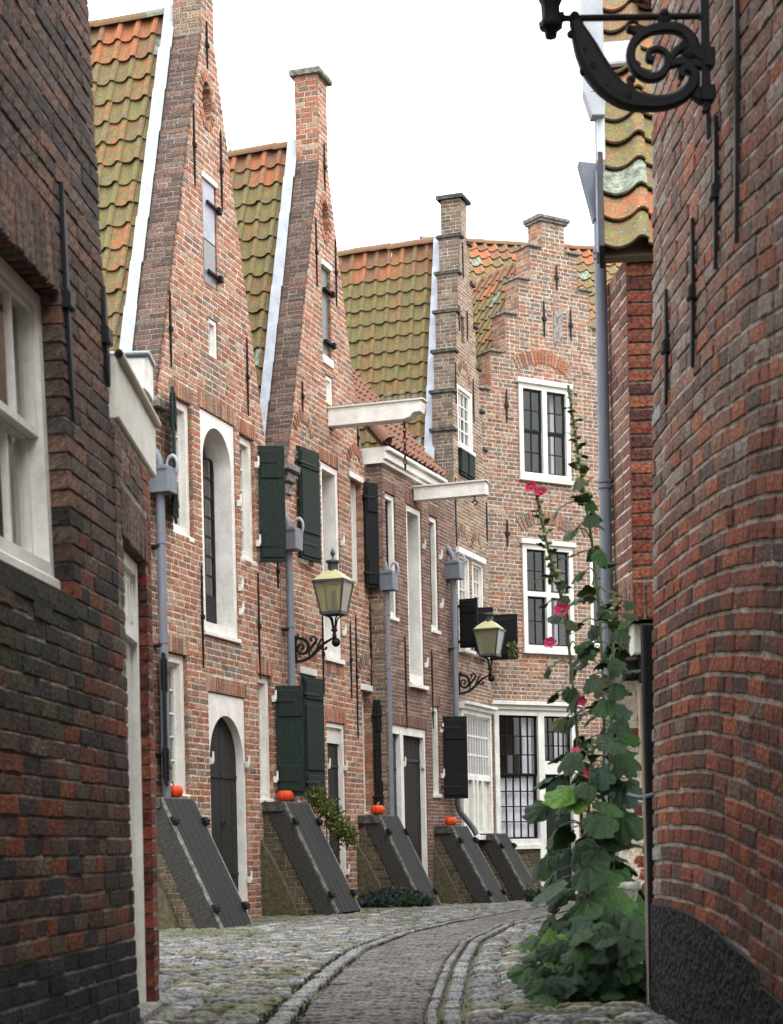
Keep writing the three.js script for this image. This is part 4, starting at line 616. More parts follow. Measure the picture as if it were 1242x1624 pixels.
    mesh('interior', [...roomG(0.02, 1.05, 0.95, 3.38, -0.11, 1.6), ...roomG(1.1, 1.9, 2.3, 3.38, -0.11, 1.6)], M.room, w);
    plankDoor(h, 1.14, 1.78, -0.2, 2.22, -0.05, 4, M.green, []);
    brickWall(h, 'apron_wall', { pts: [[0.0, -0.2], [1.0, -0.2], [1.0, 0.86], [0, 0.86]], ch: 0.06, bl: 0.19, pal: palMoss, mortar: mortarMoss, T: 0.2, D: 0.07, matrix: new THREE.Matrix4().setPosition(0, 0, 0.01) });
  }
  for (const [u, a, b] of [[1.67, 11.13, 11.6], [1.36, 10.23, 10.89], [1.98, 10.24, 10.83], [0.46, 8.56, 9.17], [0.42, 6.31, 6.8]]) anchor(h, u, a, b, M.iron, 0.045, true);
}
// ---- roof of the house behind
{
  const h = thing('rear_house', 'house behind the stepped gable with orange tiled roof and mossy ridge', 'house', [1.4, 0.75, -39.5], 14 * RAD);
  const up = [0, Math.sin(52 * RAD), -Math.cos(52 * RAD)];
  mesh('wall', boxG(0.0, 5.3, -1.5, 11.4, -3, -0.1), rearM, h);
  roofPlane(h, 'roof', basis([0.0, 11.35, 0], [1, 0, 0], up), 21, 10, 0.25, 0.3, { moss: r => r > 0.75 ? 0.12 : 0.6 });
  ridgeTiles(h, [0.0, 11.35 + 3.0 * Math.sin(52 * RAD), -3.0 * Math.cos(52 * RAD)], [5.3, 11.35 + 3.0 * Math.sin(52 * RAD), -3.0 * Math.cos(52 * RAD)], 18, 0.12);
}
// ---------------------------------------------------------------- things on the house fronts
seed = 31;
const onFront = (o, a, u, v, w) => { const d = [Math.sin(a * RAD), -Math.cos(a * RAD)], n = [Math.cos(a * RAD), Math.sin(a * RAD)]; return [o[0] + d[0] * u + n[0] * w, o[1] + v, o[2] + d[1] * u + n[1] * w]; };
const O1 = [-1.731, 0, -23.027], O2 = [-1.629, 0, -23.362], O3 = [-0.029, 0, -27.573], O3b = [1.185, 0, -30.909];
rainPipe('grey zinc rain pipe beside the arched double door, dark shutter behind it', onFront(O1, 17, -2.88, 0, 0), turnOf(17), { v0: 1.1, v1: 4.74, ring: [1.9, 3.1, 4.2] });
rainPipe('grey zinc rain pipe between two green shutters, next to the lantern with finial', onFront(O2, 18, 0.85, 0, 0), turnOf(18), { v0: 1.38, v1: 4.72, ring: [2.1, 3.72] });
rainPipe('grey zinc rain pipe at the corner of the low brown house', onFront(O2, 18, 4.6, 0, 0.12), turnOf(18), { v0: 1.2, v1: 4.66, ring: [2.4, 3.5, 4.3] });
rainPipe('grey zinc rain pipe ending in a bent foot beside the white shop window', onFront(O3, 20, 3.1, 0, 0.0), turnOf(20), { v0: 1.5, v1: 5.22, ring: [2.9, 4.1], shoe: 0.3 });
wallLamp('square lantern with pointed finial on black scroll bracket beside rain pipe', onFront(O2, 18, 1.25, 3.28, 0.01), turnOf(18), true);
wallLamp('square lantern without finial on scroll bracket in front of dark shutters', onFront(O3b, 20, 0.0, 3.34, 0.01), turnOf(20), false);
cellarHatch('grey sloping cellar hatch beside the arched double door', onFront(O1, 17, -3.4, 0, 0), turnOf(17), { h: 1.36, top: 0.25, foot: 0.94, g0: -0.1 });
cellarHatch('sloping cellar hatch with leafy shrub growing beside its boards', onFront(O2, 18, 0, 0, 0), turnOf(18), { h: 1.38, top: 0.27, foot: 0.97, g0: -0.06 });
cellarHatch('sloping cellar hatch with low lavender bush at its foot', onFront(O2, 18, 3.75, 0, 0), turnOf(18), { h: 1.25, top: 0.30, foot: 0.96, g0: -0.14 });
cellarHatch('sloping cellar hatch where the bent rain pipe ends', onFront(O3, 20, 2.15, 0, 0), turnOf(20), { wd: 0.8, h: 1.1, top: 0.27, foot: 0.98, g0: -0.22 });
cellarHatch('weathered narrow cellar hatch under the white shop window', onFront(O3b, 20, 0.95, 0, 0), turnOf(20), { wd: 0.75, h: 0.98, top: 0.27, foot: 0.94, g0: -0.26 });
pumpkin('orange pumpkin on the ledge beside the arched double door', onFront(O1, 17, -2.72, 1.36, 0.12), 0.1);
pumpkin('orange pumpkin on the ledge next to the leafy shrub', onFront(O2, 18, 0.48, 1.38, 0.12), 0.105);
pumpkin('orange pumpkin on the ledge above the lavender bush', onFront(O2, 18, 4.2, 1.25, 0.14), 0.105);
pumpkin('orange pumpkin on the ledge by the bent pipe foot', onFront(O3, 20, 2.55, 1.1, 0.14), 0.1);

// ---------------------------------------------------------------- near walls of the alley
seed = 55;
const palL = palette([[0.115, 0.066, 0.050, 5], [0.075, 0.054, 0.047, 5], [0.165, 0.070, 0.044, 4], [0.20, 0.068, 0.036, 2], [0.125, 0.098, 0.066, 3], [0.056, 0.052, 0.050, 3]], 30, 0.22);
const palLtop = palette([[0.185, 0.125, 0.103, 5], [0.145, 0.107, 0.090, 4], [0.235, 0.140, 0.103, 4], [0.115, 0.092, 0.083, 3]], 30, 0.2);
const palTar = palette([[0.030, 0.032, 0.036, 4], [0.045, 0.046, 0.05, 3], [0.022, 0.023, 0.026, 3]], 12);
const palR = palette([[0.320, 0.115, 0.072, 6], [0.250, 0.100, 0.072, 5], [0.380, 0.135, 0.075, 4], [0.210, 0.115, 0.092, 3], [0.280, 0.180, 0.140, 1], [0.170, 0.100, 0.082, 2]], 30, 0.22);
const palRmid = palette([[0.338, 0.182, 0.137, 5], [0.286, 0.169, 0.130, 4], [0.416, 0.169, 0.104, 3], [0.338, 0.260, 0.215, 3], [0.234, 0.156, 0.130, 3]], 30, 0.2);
const palRed = palette([[0.24, 0.07, 0.045, 5], [0.18, 0.06, 0.045, 4], [0.12, 0.05, 0.04, 2], [0.29, 0.10, 0.06, 2]], 20);
const mWeath = mortarMat(0.29, 0.265, 0.23), mRed = mortarMat(0.45, 0.41, 0.36);
const palDamp = palette([[0.062, 0.062, 0.045, 4], [0.085, 0.078, 0.05, 3], [0.05, 0.048, 0.042, 3], [0.11, 0.075, 0.05, 2]], 16), palSalt = palette([[0.42, 0.37, 0.33, 3], [0.36, 0.27, 0.23, 3], [0.30, 0.17, 0.13, 3]], 14);
{ // left: tall wall with a sash window
  const h = thing('alley_wall_house', 'dark weathered brick house wall with tall white sash window and black wall anchors', 'house', [-1.1305, 0, -7.7], 0);
  h.rotation.order = 'YXZ'; h.rotation.set(-0.03, turnOf(5.5), 0); h.position.x += 0.055;
  const win = { u0: -1.78, u1: -0.70, v0: 1.75, v1: 2.9 };
  const soldier = []; for (let i = 0; i < 15; i++) soldier.push([-1.84 + i * 0.078, 3.03, 0.25, 0.066, 0.006, Math.PI / 2 + (i - 7) * 0.012]);
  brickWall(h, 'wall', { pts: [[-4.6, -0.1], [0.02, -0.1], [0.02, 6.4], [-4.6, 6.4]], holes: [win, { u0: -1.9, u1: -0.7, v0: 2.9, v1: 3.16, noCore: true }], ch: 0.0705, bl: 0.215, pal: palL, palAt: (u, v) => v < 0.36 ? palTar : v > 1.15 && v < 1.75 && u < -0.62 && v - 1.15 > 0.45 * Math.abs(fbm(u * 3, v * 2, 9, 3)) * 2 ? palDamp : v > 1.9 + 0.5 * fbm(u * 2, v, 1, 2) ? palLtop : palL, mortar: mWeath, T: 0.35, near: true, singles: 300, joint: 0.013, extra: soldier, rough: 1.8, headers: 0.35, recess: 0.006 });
  mesh('rear_wall', boxG(-4.6, -0.1, -0.1, 6.4, -4, -2.2), rearM, h);
  const w = mesh('window', frameG(win.u0, win.u1, win.v0 + 0.04, win.v1, -0.2, -0.075, 0.05, 0.08), M.white, h); w.userData.label = 'tall white sash window with a net curtain';
  panes(w, win.u0 + 0.05, win.u1 - 0.05, 2.35, win.v1 - 0.05, -0.115, 4, 1, M.white, 0.022, 0.03); panes(w, win.u0 + 0.05, win.u1 - 0.05, win.v0 + 0.12, 2.37, -0.155, 4, 1, M.white, 0.022, 0.03);
  curtain(w, win.u0 + 0.05, win.u0 + 0.70, win.v0 + 0.1, win.v1 - 0.03, -0.27, 0.03, 5, mat([0.66, 0.65, 0.62], 0.95)); mesh('interior', roomG(win.u0, win.u1, win.v0, win.v1, -0.2, 1.6), M.room, w);
  mesh('sill', bevelBox(win.u0, win.u1, win.v0 - 0.005, win.v0 + 0.06, -0.13, -0.05, 0.01), M.white, w);
  mesh('sill_stone', bevelBox(win.u0 - 0.02, win.u1 + 0.02, win.v0 - 0.1, win.v0 - 0.006, -0.12, 0.003, 0.006), mat([0.05, 0.05, 0.036], 0.95, { map: rep(mortarTex, 4), bumpMap: rep(bumpTex, 6), bumpScale: 0.01 }), w);
  mesh('window_catch', bevelBox(-1.72, -1.69, 2.6, 2.9, -0.1, -0.05), M.black, w);
  anchor(h, -0.62, 2.44, 3.36, M.iron, 0.042, true, 0.0); anchor(h, -0.02, 2.72, 3.14, M.iron, 0.045, true, 0.0);
}
{ // left: low annex with a white door and gutter board
  const h = thing('low_annex', 'low brick annex with white-framed side door and white gutter board', 'outbuilding', [-1.1305, 0, -7.7], turnOf(0));
  const door = { u0: 0.22, u1: 0.96, v0: -0.1, v1: 2.12 };
  brickWall(h, 'wall', { pts: [[0.03, -0.1], [1.1, -0.1], [1.1, 2.6], [0.03, 2.6]], holes: [door], soldiers: [{ u0: 0.16, u1: 1.02, v0: 2.12, v1: 2.34 }], ch: 0.0705, bl: 0.235, pal: palL, palAt: (u, v) => v < 0.36 && u < 0.3 ? palTar : u > 0.92 ? palRed : palLtop, mortar: mWeath, T: 0.3, D: 0.12, near: true, joint: 0.013, singles: 200, rough: 1.5 });
  mesh('rear_wall', boxG(0.03, 1.1, -0.1, 2.55, -2.2, -0.5), rearM, h);
  const f = mesh('door_frame', [...lining(door.u0, door.u1, -0.05, door.v1, -0.2, -0.045, 0.06), boxG(door.u0 + 0.06, door.u1 - 0.06, 1.74, 1.80, -0.18, -0.04)], M.white, h);
  mesh('fan_panel', [boxG(door.u0 + 0.06, door.u1 - 0.06, 1.80, 2.06, -0.17, -0.07), ...Array.from({ length: 7 }, (_, i) => boxG(door.u0 + 0.1 + i * 0.09, door.u0 + 0.15 + i * 0.09, 1.84, 2.02, -0.07, -0.062))], M.white, f);
  plankDoor(h, door.u0 + 0.06, door.u1 - 0.06, -0.05, 1.74, -0.085, 4, mat([0.55, 0.55, 0.52], 0.5, { map: rep(paintTex, 1) }), []);
  mesh('door_knob', new THREE.SphereGeometry(0.025, 12, 8).translate(door.u1 - 0.12, 0.92, -0.1), M.white, h);
  const b = mesh('gutter_board', bevelBox(0.04, 1.3, 2.6, 2.86, -0.06, 0.012, 0.008), M.offwhite, h); mesh('roll_moulding', tube([[0.04, 2.87, 0.02], [0.7, 2.868, 0.02], [1.32, 2.865, 0.02]], 0.02, 8, 10), mat([0.45, 0.42, 0.34], 0.6), b);
  const r = mesh('roof', boxG(0.03, 1.3, 0, 2.2, -0.03, 0), M.lead, h); r.applyMatrix4(basis([0, 2.84, -0.08], [1, 0, 0], [0, 0.15, -1]));
  mesh('threshold', bevelBox(door.u0, door.u1, -0.06, 0.05, -0.25, 0.03, 0.012), M.stone, h);
}
{ // wall beyond the annex with a moulded white gutter cornice
  const h = thing('cornice_house', 'low house end with moulded white gutter cornice above the annex', 'house', [-1.46, 0, -11.05], 0);
  mesh('wall', boxG(-2.6, 0, -0.1, 3.3, -0.35, -0.06), rearM, h);
  brickWall(h, 'front_wall', { pts: [[-2.6, -0.1], [0, -0.1], [0, 3.3], [-2.6, 3.3]], ch: 0.07, bl: 0.22, pal: palLtop, mortar: mWeath, T: 0.06, D: 0.05 });
  const c = mesh('cornice', [bevelBox(-2.6, 0.02, 3.28, 3.36, -0.1, 0.03, 0.01), bevelBox(-2.6, 0.03, 3.36, 3.44, -0.1, 0.06, 0.015), bevelBox(-2.6, 0.05, 3.44, 3.5, -0.1, 0.1, 0.02), bevelBox(-2.6, 0.07, 3.5, 3.715, -0.1, 0.17, 0.02)], M.white, h);
  mesh('lead_cap', bevelBox(-2.6, 0.085, 3.715, 3.74, -0.1, 0.19, 0.008), M.lead, c);
}
{ // right: near wall, black plinth
  const h = thing('alley_wall_house', 'red brick house wall with rough mortar, black plinth and iron bracket', 'house', [1.185, 0, -8.4], 0);
  h.rotation.order = 'YXZ'; h.rotation.set(-0.02, turnOf(178), 0);
  const warp = (u, v) => [0, u > 0.5 ? -0.17 * ((u - 0.5) / 2) ** 2 + 0.012 * nz(u * 2, v) : 0.012 * nz(u * 2, v)];
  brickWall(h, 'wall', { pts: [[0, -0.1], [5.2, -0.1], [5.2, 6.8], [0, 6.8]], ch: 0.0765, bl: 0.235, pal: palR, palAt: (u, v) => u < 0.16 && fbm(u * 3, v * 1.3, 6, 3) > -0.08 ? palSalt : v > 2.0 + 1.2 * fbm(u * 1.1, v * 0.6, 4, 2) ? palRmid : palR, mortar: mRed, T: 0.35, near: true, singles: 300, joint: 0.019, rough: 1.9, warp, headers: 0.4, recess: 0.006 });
  const s = new THREE.Shape([[-0.01, -0.2], [5, -0.2], [5, -0.3], [3.6, 0.0], [2.75, 0.1], [2.7, 0.17], [2.12, 0.25], [2.08, 0.31], [1.5, 0.385], [1.45, 0.40], [0.92, 0.45], [0.5, 0.47], [-0.01, 0.47]].map(p => new THREE.Vector2(...p)));
  const g = new THREE.ExtrudeGeometry(s, { depth: 0.012, bevelEnabled: true, bevelSize: 0.003, bevelThickness: 0.002, bevelSegments: 1 }); g.translate(0, 0, -0.006);
  mesh('plinth', g, mat([0.026, 0.026, 0.029], 0.75, { map: rep(mortarTex, 1.1), bumpMap: rep(bumpTex, 0.9), bumpScale: 0.03 }), h);
  for (const [u, a, b] of [[0.98, 2.68, 3.28], [0.40, 2.67, 3.17], [1.42, 2.94, 3.52]]) anchor(h, u, a, b, M.iron, 0.034, true);
  anchor(h, 1.78, 2.92, 4.3, M.iron, 0.034, false);
}
{ // ornate lamp bracket on the right wall
  const t = thing('scroll_lamp_bracket', 'ornate black cast-iron lamp bracket with spiral scroll on the right wall', 'lamp bracket', [1.24, 0, -6.85], turnOf(178));
  const RO = 1.2 * RAD, cv = ([zx, zy]) => { const px = 840 + zx * 0.2577, py = zy * 0.2577, cx = (px - 621) / 2900, cy = -(py - 1346) / 2900; return [1.24 - (cx * Math.cos(RO) + cy * Math.sin(RO)) * 6.85, 0.75 + (-cx * Math.sin(RO) + cy * Math.cos(RO)) * 6.85]; };
  const S = 0.2577 / 423, rib = (p, hw, d = 0.03, seg = 70) => { const g = ribbon(p.map(cv), hw.map(x => x * S), d, seg); g.rotateY(-Math.PI / 2); return g; };
  const blob = (zx, zy, r, d = 1) => { const [p, q] = cv([zx, zy]); return new THREE.SphereGeometry(r * S, 12, 10).scale(d, 1, 1).translate(0, q, p); };
  mesh('crescent_arm', [rib([[275, 150], [300, 215], [345, 320], [400, 430], [480, 535], [590, 612], [720, 642], [850, 632], [950, 585], [1005, 510], [1000, 445], [950, 430], [930, 465], [955, 478]], [30, 50, 74, 84, 78, 66, 48, 43, 40, 36, 30, 24, 22, 14], 0.046), ...[[330, 330, 40], [380, 430, 44], [470, 545, 40], [545, 600, 38], [400, 380, 36], [660, 650, 34], [800, 640, 32]].map(([x, y, r]) => blob(x, y, r, 1.05)), blob(250, 225, 26), blob(300, 310, 30), blob(330, 450, 30), blob(600, 610, 62, 0.7), blob(620, 500, 30), rib([[590, 600], [610, 540], [625, 495]], [30, 24, 22]), rib([[1000, 560], [1060, 600], [1090, 620]], [40, 46, 40])], M.iron, t);
  mesh('spiral_scroll', [rib([[1075, 365], [1020, 320], [985, 240], [920, 185], [820, 178], [715, 205], [640, 270], [618, 355], [650, 440], [725, 485], [800, 470], [845, 405], [835, 335], [785, 308], [735, 325], [730, 370], [765, 378]], [40, 44, 38, 34, 32, 30, 28, 28, 28, 28, 28, 24, 20, 18, 18, 20, 24], 0.036, 110), rib([[720, 205], [660, 200], [625, 190]], [34, 36, 22]), blob(615, 190, 28), blob(940, 290, 34, 0.8), blob(980, 340, 48, 0.8), ...[[990, 250, 30], [950, 205, 28], [880, 175, 28], [800, 172, 26], [740, 190, 26], [1015, 300, 32], [1030, 360, 34], [960, 330, 28], [915, 320, 22], [1000, 450, 30], [1010, 520, 30]].map(([x, y, r]) => blob(x, y, r, 0.85)), rib([[850, 410], [930, 385], [1010, 395], [1070, 400]], [22, 30, 30, 34]), rib([[860, 385], [900, 320], [960, 285]], [14, 26, 22]), rib([[985, 420], [1010, 490], [1000, 560]], [26, 28, 30])], M.iron, t);
  const A = cv([195, 128]), B = cv([1070, 98]);
  mesh('top_bar', [tube([[0, A[1], A[0]], [0, (A[1] + B[1]) / 2, (A[0] + B[0]) / 2], [0, B[1], B[0]]], 20 * S, 10, 12), blob(825, 90, 34), blob(825, 130, 42, 0.7), blob(275, 115, 34), blob(285, 165, 46, 0.7), blob(1065, 100, 34)], M.iron, t);
  const q0 = cv([1090, 690])[1], q1 = cv([1090, -300])[1], p0 = cv([1085, 300])[0];
  mesh('back_plate', [bevelBox(-0.02, 0.02, q0, q1, p0 - 0.012, p0 + 0.02, 0.006), bevelBox(-0.03, 0.03, cv([1, 440])[1], cv([1, 330])[1], p0 - 0.03, p0 + 0.01, 0.006), bevelBox(-0.03, 0.03, cv([1, 650])[1], cv([1, 560])[1], p0 - 0.03, p0 + 0.03, 0.008), bevelBox(-0.012, 0.012, q0 - 0.1, q0, p0 - 0.012, p0 + 0.006)], M.iron, t);
  const hp = cv([125, 100]);
  mesh('lamp_holder', [new THREE.LatheGeometry([[0, -0.092], [0.022, -0.09], [0.026, -0.06], [0.044, -0.055], [0.046, -0.032], [0.034, -0.026], [0.036, 0.03], [0.046, 0.05], [0.048, 0.1], [0.06, 0.16], [0.07, 0.2], [0, 0.2]].map(p => new THREE.Vector2(...p)), 8).translate(0, hp[1], hp[0]), tube([[0, hp[1] - 0.02, hp[0]], [0, hp[1] - 0.01, hp[0] - 0.05]], 0.02, 4, 8), blob(185, 125, 34)], M.iron, t);
  const lan = new THREE.Group(); lan.name = 'lantern'; lan.position.set(0, hp[1] + 0.2, hp[0]); t.add(lan); lantern(lan, 0, 0.2, 0.12, 0.4, true);
}
{ // right: second house, set back, with its eaves towards us
  const X0 = 1.42, h = thing('set_back_house', 'brick house corner with mossy orange tiled roof, set back behind the red wall', 'house', [X0, 0, -10.5], 0);
  // front towards the alley mouth: from x = 0 to the right
  brickWall(h, 'front_wall', { pts: [[0, 2.04], [2.2, 2.04], [2.2, 4.12], [0, 4.12]], soldiers: [{ u0: 0, u1: 0.2, v0: 2.04, v1: 2.26 }], ch: 0.0755, bl: 0.22, plain: true, recess: 0.012, pal: palRed, mortar: mWeath, T: 0.25, D: 0.1, near: true, singles: 60, joint: 0.016, rough: 1.5 });
  // side towards the lane, running away
  const side = basis([0, 0, 0], [Math.sin(-5 * RAD) * -1, 0, Math.cos(5 * RAD)].map((v, i) => i === 0 ? 0.087 : v), [0, 1, 0]);   // x towards us, z to the left
  brickWall(h, 'side_wall', { pts: [[-0.75, 0.0 - 0.1], [-0.62, -0.1], [-0.62, 2.04], [-0.01, 2.04], [-0.01, 4.12], [-0.75, 4.12]], soldiers: [{ u0: -0.62, u1: -0.01, v0: 2.04, v1: 2.26 }], ch: 0.0755, bl: 0.21, pal: palette([[0.27, 0.12, 0.09, 4], [0.30, 0.17, 0.13, 3], [0.2, 0.11, 0.09, 3]]), mortar: mPale, T: 0.3, D: 0.1, near: true, singles: 120, joint: 0.014, matrix: side });
  // jamb of the doorway behind
  brickWall(h, 'jamb', { pts: [[-0.02, -0.1], [0.6, -0.1], [0.6, 2.1], [-0.02, 2.1]], ch: 0.078, bl: 0.2, pal: palRed, palAt: (u, v) => fbm(u, v * 1.1, 3, 2) > 0.1 ? palTan : palRed, mortar: mWeath, T: 0.2, D: 0.1, near: true, singles: 60, rough: 2, matrix: new THREE.Matrix4().setPosition(-0.06, 0, -0.62) });
  mesh('lintel_board', bevelBox(0.02, 0.5, 1.86, 2.04, -0.4, -0.2, 0.01), M.offwhite, h);
  mesh('lock_box', [bevelBox(-0.02, 0.16, 1.72, 1.84, -0.42, -0.3, 0.01), bevelBox(0.06, 0.12, 1.68, 1.9, -0.36, -0.26, 0.01)], M.black, h);
  mesh('cable', tube([[0.06, 1.75, -0.32], [0.07, 1.2, -0.33], [0.09, 0.6, -0.34], [0.1, 0.05, -0.34]], 0.008, 20, 6), mat([0.42, 0.30, 0.2], 0.8), h);
  const up = [Math.cos(50 * RAD) * 0.122, Math.sin(50 * RAD), -Math.cos(50 * RAD) * 0.9925];
  const roof = roofPlane(h, 'roof', basis([-0.13, 4.12, 0.05], [0.9925, 0, 0.122], up), 6, 11, 0.25, 0.285, { moss: () => 0.52 });
  mesh('verge_board', bevelBox(-0.03, 0.0, -0.05, 3.1, -0.06, 0.09, 0.005), M.doorGrey, roof);
  mesh('verge_flashing', bevelBox(-0.045, -0.03, -0.05, 3.1, -0.03, 0.05, 0.004), M.zinc, roof);
  mesh('lead_patch', bevelBox(0.02, 0.22, 2.02, 2.3, 0.06, 0.1, 0.01), M.lead, roof);
  mesh('rear_wall', boxG(0.2, 2.2, 2.1, 4.3, -2.2, -0.3), rearM, h);
  mesh('bracket_hook', [tube([[0.12, 1.0, -0.05], [0.02, 0.985, 0], [-0.04, 1.0, 0.01]], 0.012, 8, 6)], M.zinc, h);
}
{ // tall zinc pipe with two hoppers at the corner
  const t = thing('rain_pipe', 'tall blue-grey rain pipe with two wedge hoppers at the set-back corner', 'rain pipe', [1.33, 0, -11.0], 0);
  mesh('pipe', tube([[0.0, 0.2, 0], [0, 2.2, 0], [0, 4.5, 0]], 0.036, 20, 14), M.zinc, t);
  for (const v of [1.9, 2.9, 4.28]) mesh('joint_ring', [new THREE.CylinderGeometry(0.043, 0.043, 0.022, 16).translate(0, v, 0), new THREE.CylinderGeometry(0.043, 0.043, 0.022, 16).translate(0, v + 0.035, 0)], M.zinc, t);
  const wedge = (a, b, wl, wr, d) => { const s = new THREE.Shape([[-0.036, a], [0.036, a], [wr, b - 0.03], [wr, b], [-wl, b + 0.02]].map(p => new THREE.Vector2(...p))); const g = new THREE.ExtrudeGeometry(s, { depth: d, bevelEnabled: true, bevelSize: 0.004, bevelThickness: 0.004, bevelSegments: 1 }); g.translate(0, 0, -d / 2); return g; };
  mesh('hopper_head', wedge(4.5, 4.82, 0.12, 0.03, 0.1), M.zinc, t); mesh('upper_hopper', [wedge(5.12, 5.24, 0.08, 0.04, 0.1), boxG(-0.084, 0.04, 5.26, 6.4, -0.05, 0.05)], mat([0.42, 0.44, 0.48], 0.6, { map: rep(paintTex, 2) }), t);
  mesh('upper_pipe', tube([[0.02, 4.75, -0.02], [0.02, 5.2, -0.02]], 0.026, 6, 10), mat([0.5, 0.52, 0.56], 0.5), t);
}
{ // dark post and board at the end of the red wall
  const t = thing('gate_post', 'dark tarred post fixed at the end of the red brick wall', 'post', [1.235, 0, -8.62], 0);
  mesh('post', bevelBox(-0.035, 0.05, -0.05, 1.78, -0.05, 0.05, 0.008), M.black, t); mesh('iron_eye', tube([[-0.12, 0.98, 0.02], [-0.06, 0.965, 0.05], [0, 0.98, 0.06]], 0.01, 8, 6), M.zinc, t); mesh('conduit', tube([[-0.05, 0.0, 0.06], [-0.048, 0.7, 0.062], [-0.055, 1.5, 0.06]], 0.006, 12, 6), mat([0.3, 0.25, 0.2], 0.7), t);
}
{ // houses on the other side of the lane, behind the set-back corner; they shade the fronts
  const h = thing('opposite_house_row', 'brick house row on the other side of the lane, behind the set-back corner', 'house', [5.9, -0.2, -31], turnOf(180 + 12.1));
  brickWall(h, 'wall', { pts: [[0, -0.3], [19.4, -0.3], [19.4, 6.6], [0, 6.6]], holes: [2, 6, 10, 14].map(u => ({ u0: u, u1: u + 1.1, v0: 1.4, v1: 3.2 })), ch: 0.078, bl: 0.24, pal: palH1, mortar: mLight, T: 0.3 });
  for (const u of [2, 6, 10, 14]) windowUnit(h, u, u + 1.1, 1.4, 3.2, { cols: 3, rows: 4 });
  mesh('rear_wall', boxG(0, 19.4, -0.3, 6.5, -5, -2.4), rearM, h); mesh('roof', boxG(-0.1, 19.5, 0, 4.6, -0.1, 0), redTiles[1], h).applyMatrix4(basis([0, 6.6, 0.1], [1, 0, 0], [0, 0.8, -0.75]));
}
{ // the alley goes on behind us
  for (const [x0, x1, l] of [[-4.5, -1.62, 'dark brick wall carrying on the alley past the sash window'], [1.4, 4.5, 'red brick wall carrying on the alley past the black plinth']]) { const h = thing('alley_end_wall', l, 'wall', [0, 0, 0], 0); mesh('wall', boxG(x0, x1, -0.1, 6.4, -2.9, 9), rearM, h); }
}
// ---------------------------------------------------------------- ground and paving
const zs = [0, 12, 20, 25, 31, 60], ys = [0, 0, -0.07, -0.08, -0.2, -0.2];
const interp = (xs, fs, x) => { if (x <= xs[0]) return fs[0]; for (let i = 1; i < xs.length; i++) if (x <= xs[i]) return lerp(fs[i - 1], fs[i], (x - xs[i - 1]) / (xs[i] - xs[i - 1])); return fs[fs.length - 1]; };
const gy = z => interp(zs, ys, -z);
const laneL = Z => interp([4, 8.67, 10.43, 13.87, 17.06, 19.83, 23, 27, 34], [-0.5, -0.44, -0.38, -0.21, 0.15, 0.66, 1.5, 2.7, 5], Z), laneR = Z => interp([4, 8.36, 11.54, 14.92, 18.89, 21.19, 25, 30, 34], [0.05, 0.14, 0.31, 0.55, 1.08, 1.6, 2.7, 4.15, 5.55], Z);
{
  const g = new THREE.PlaneGeometry(160, 160, 80, 320); g.rotateX(-Math.PI / 2); g.translate(0, 0, -30);
  const p = g.attributes.position, uv = g.attributes.uv; for (let i = 0; i < p.count; i++) { p.setY(i, gy(p.getZ(i)) - 0.016); uv.setXY(i, p.getX(i), p.getZ(i)); } g.computeVertexNormals();
  const soil = tex(512, (u, v) => { const m = clamp(0.5 + 2.2 * tn(u, v, 12, 71), 0, 1), k = 0.9 + 0.5 * tn(u, v, 50, 72) + (rnd() - 0.5) * 0.3; return [lerp(0.36, 0.33, m) * k, lerp(0.34, 0.35, m) * k, lerp(0.30, 0.22, m) * k]; }, { srgb: true }); soil.repeat.set(0.5, 0.5);
  const gr = mesh('ground', g, mat([1, 1, 1], 0.95, { map: soil, bumpMap: rep(bumpTex, 2), bumpScale: 0.015 }), scene); gr.userData.kind = 'structure';
}
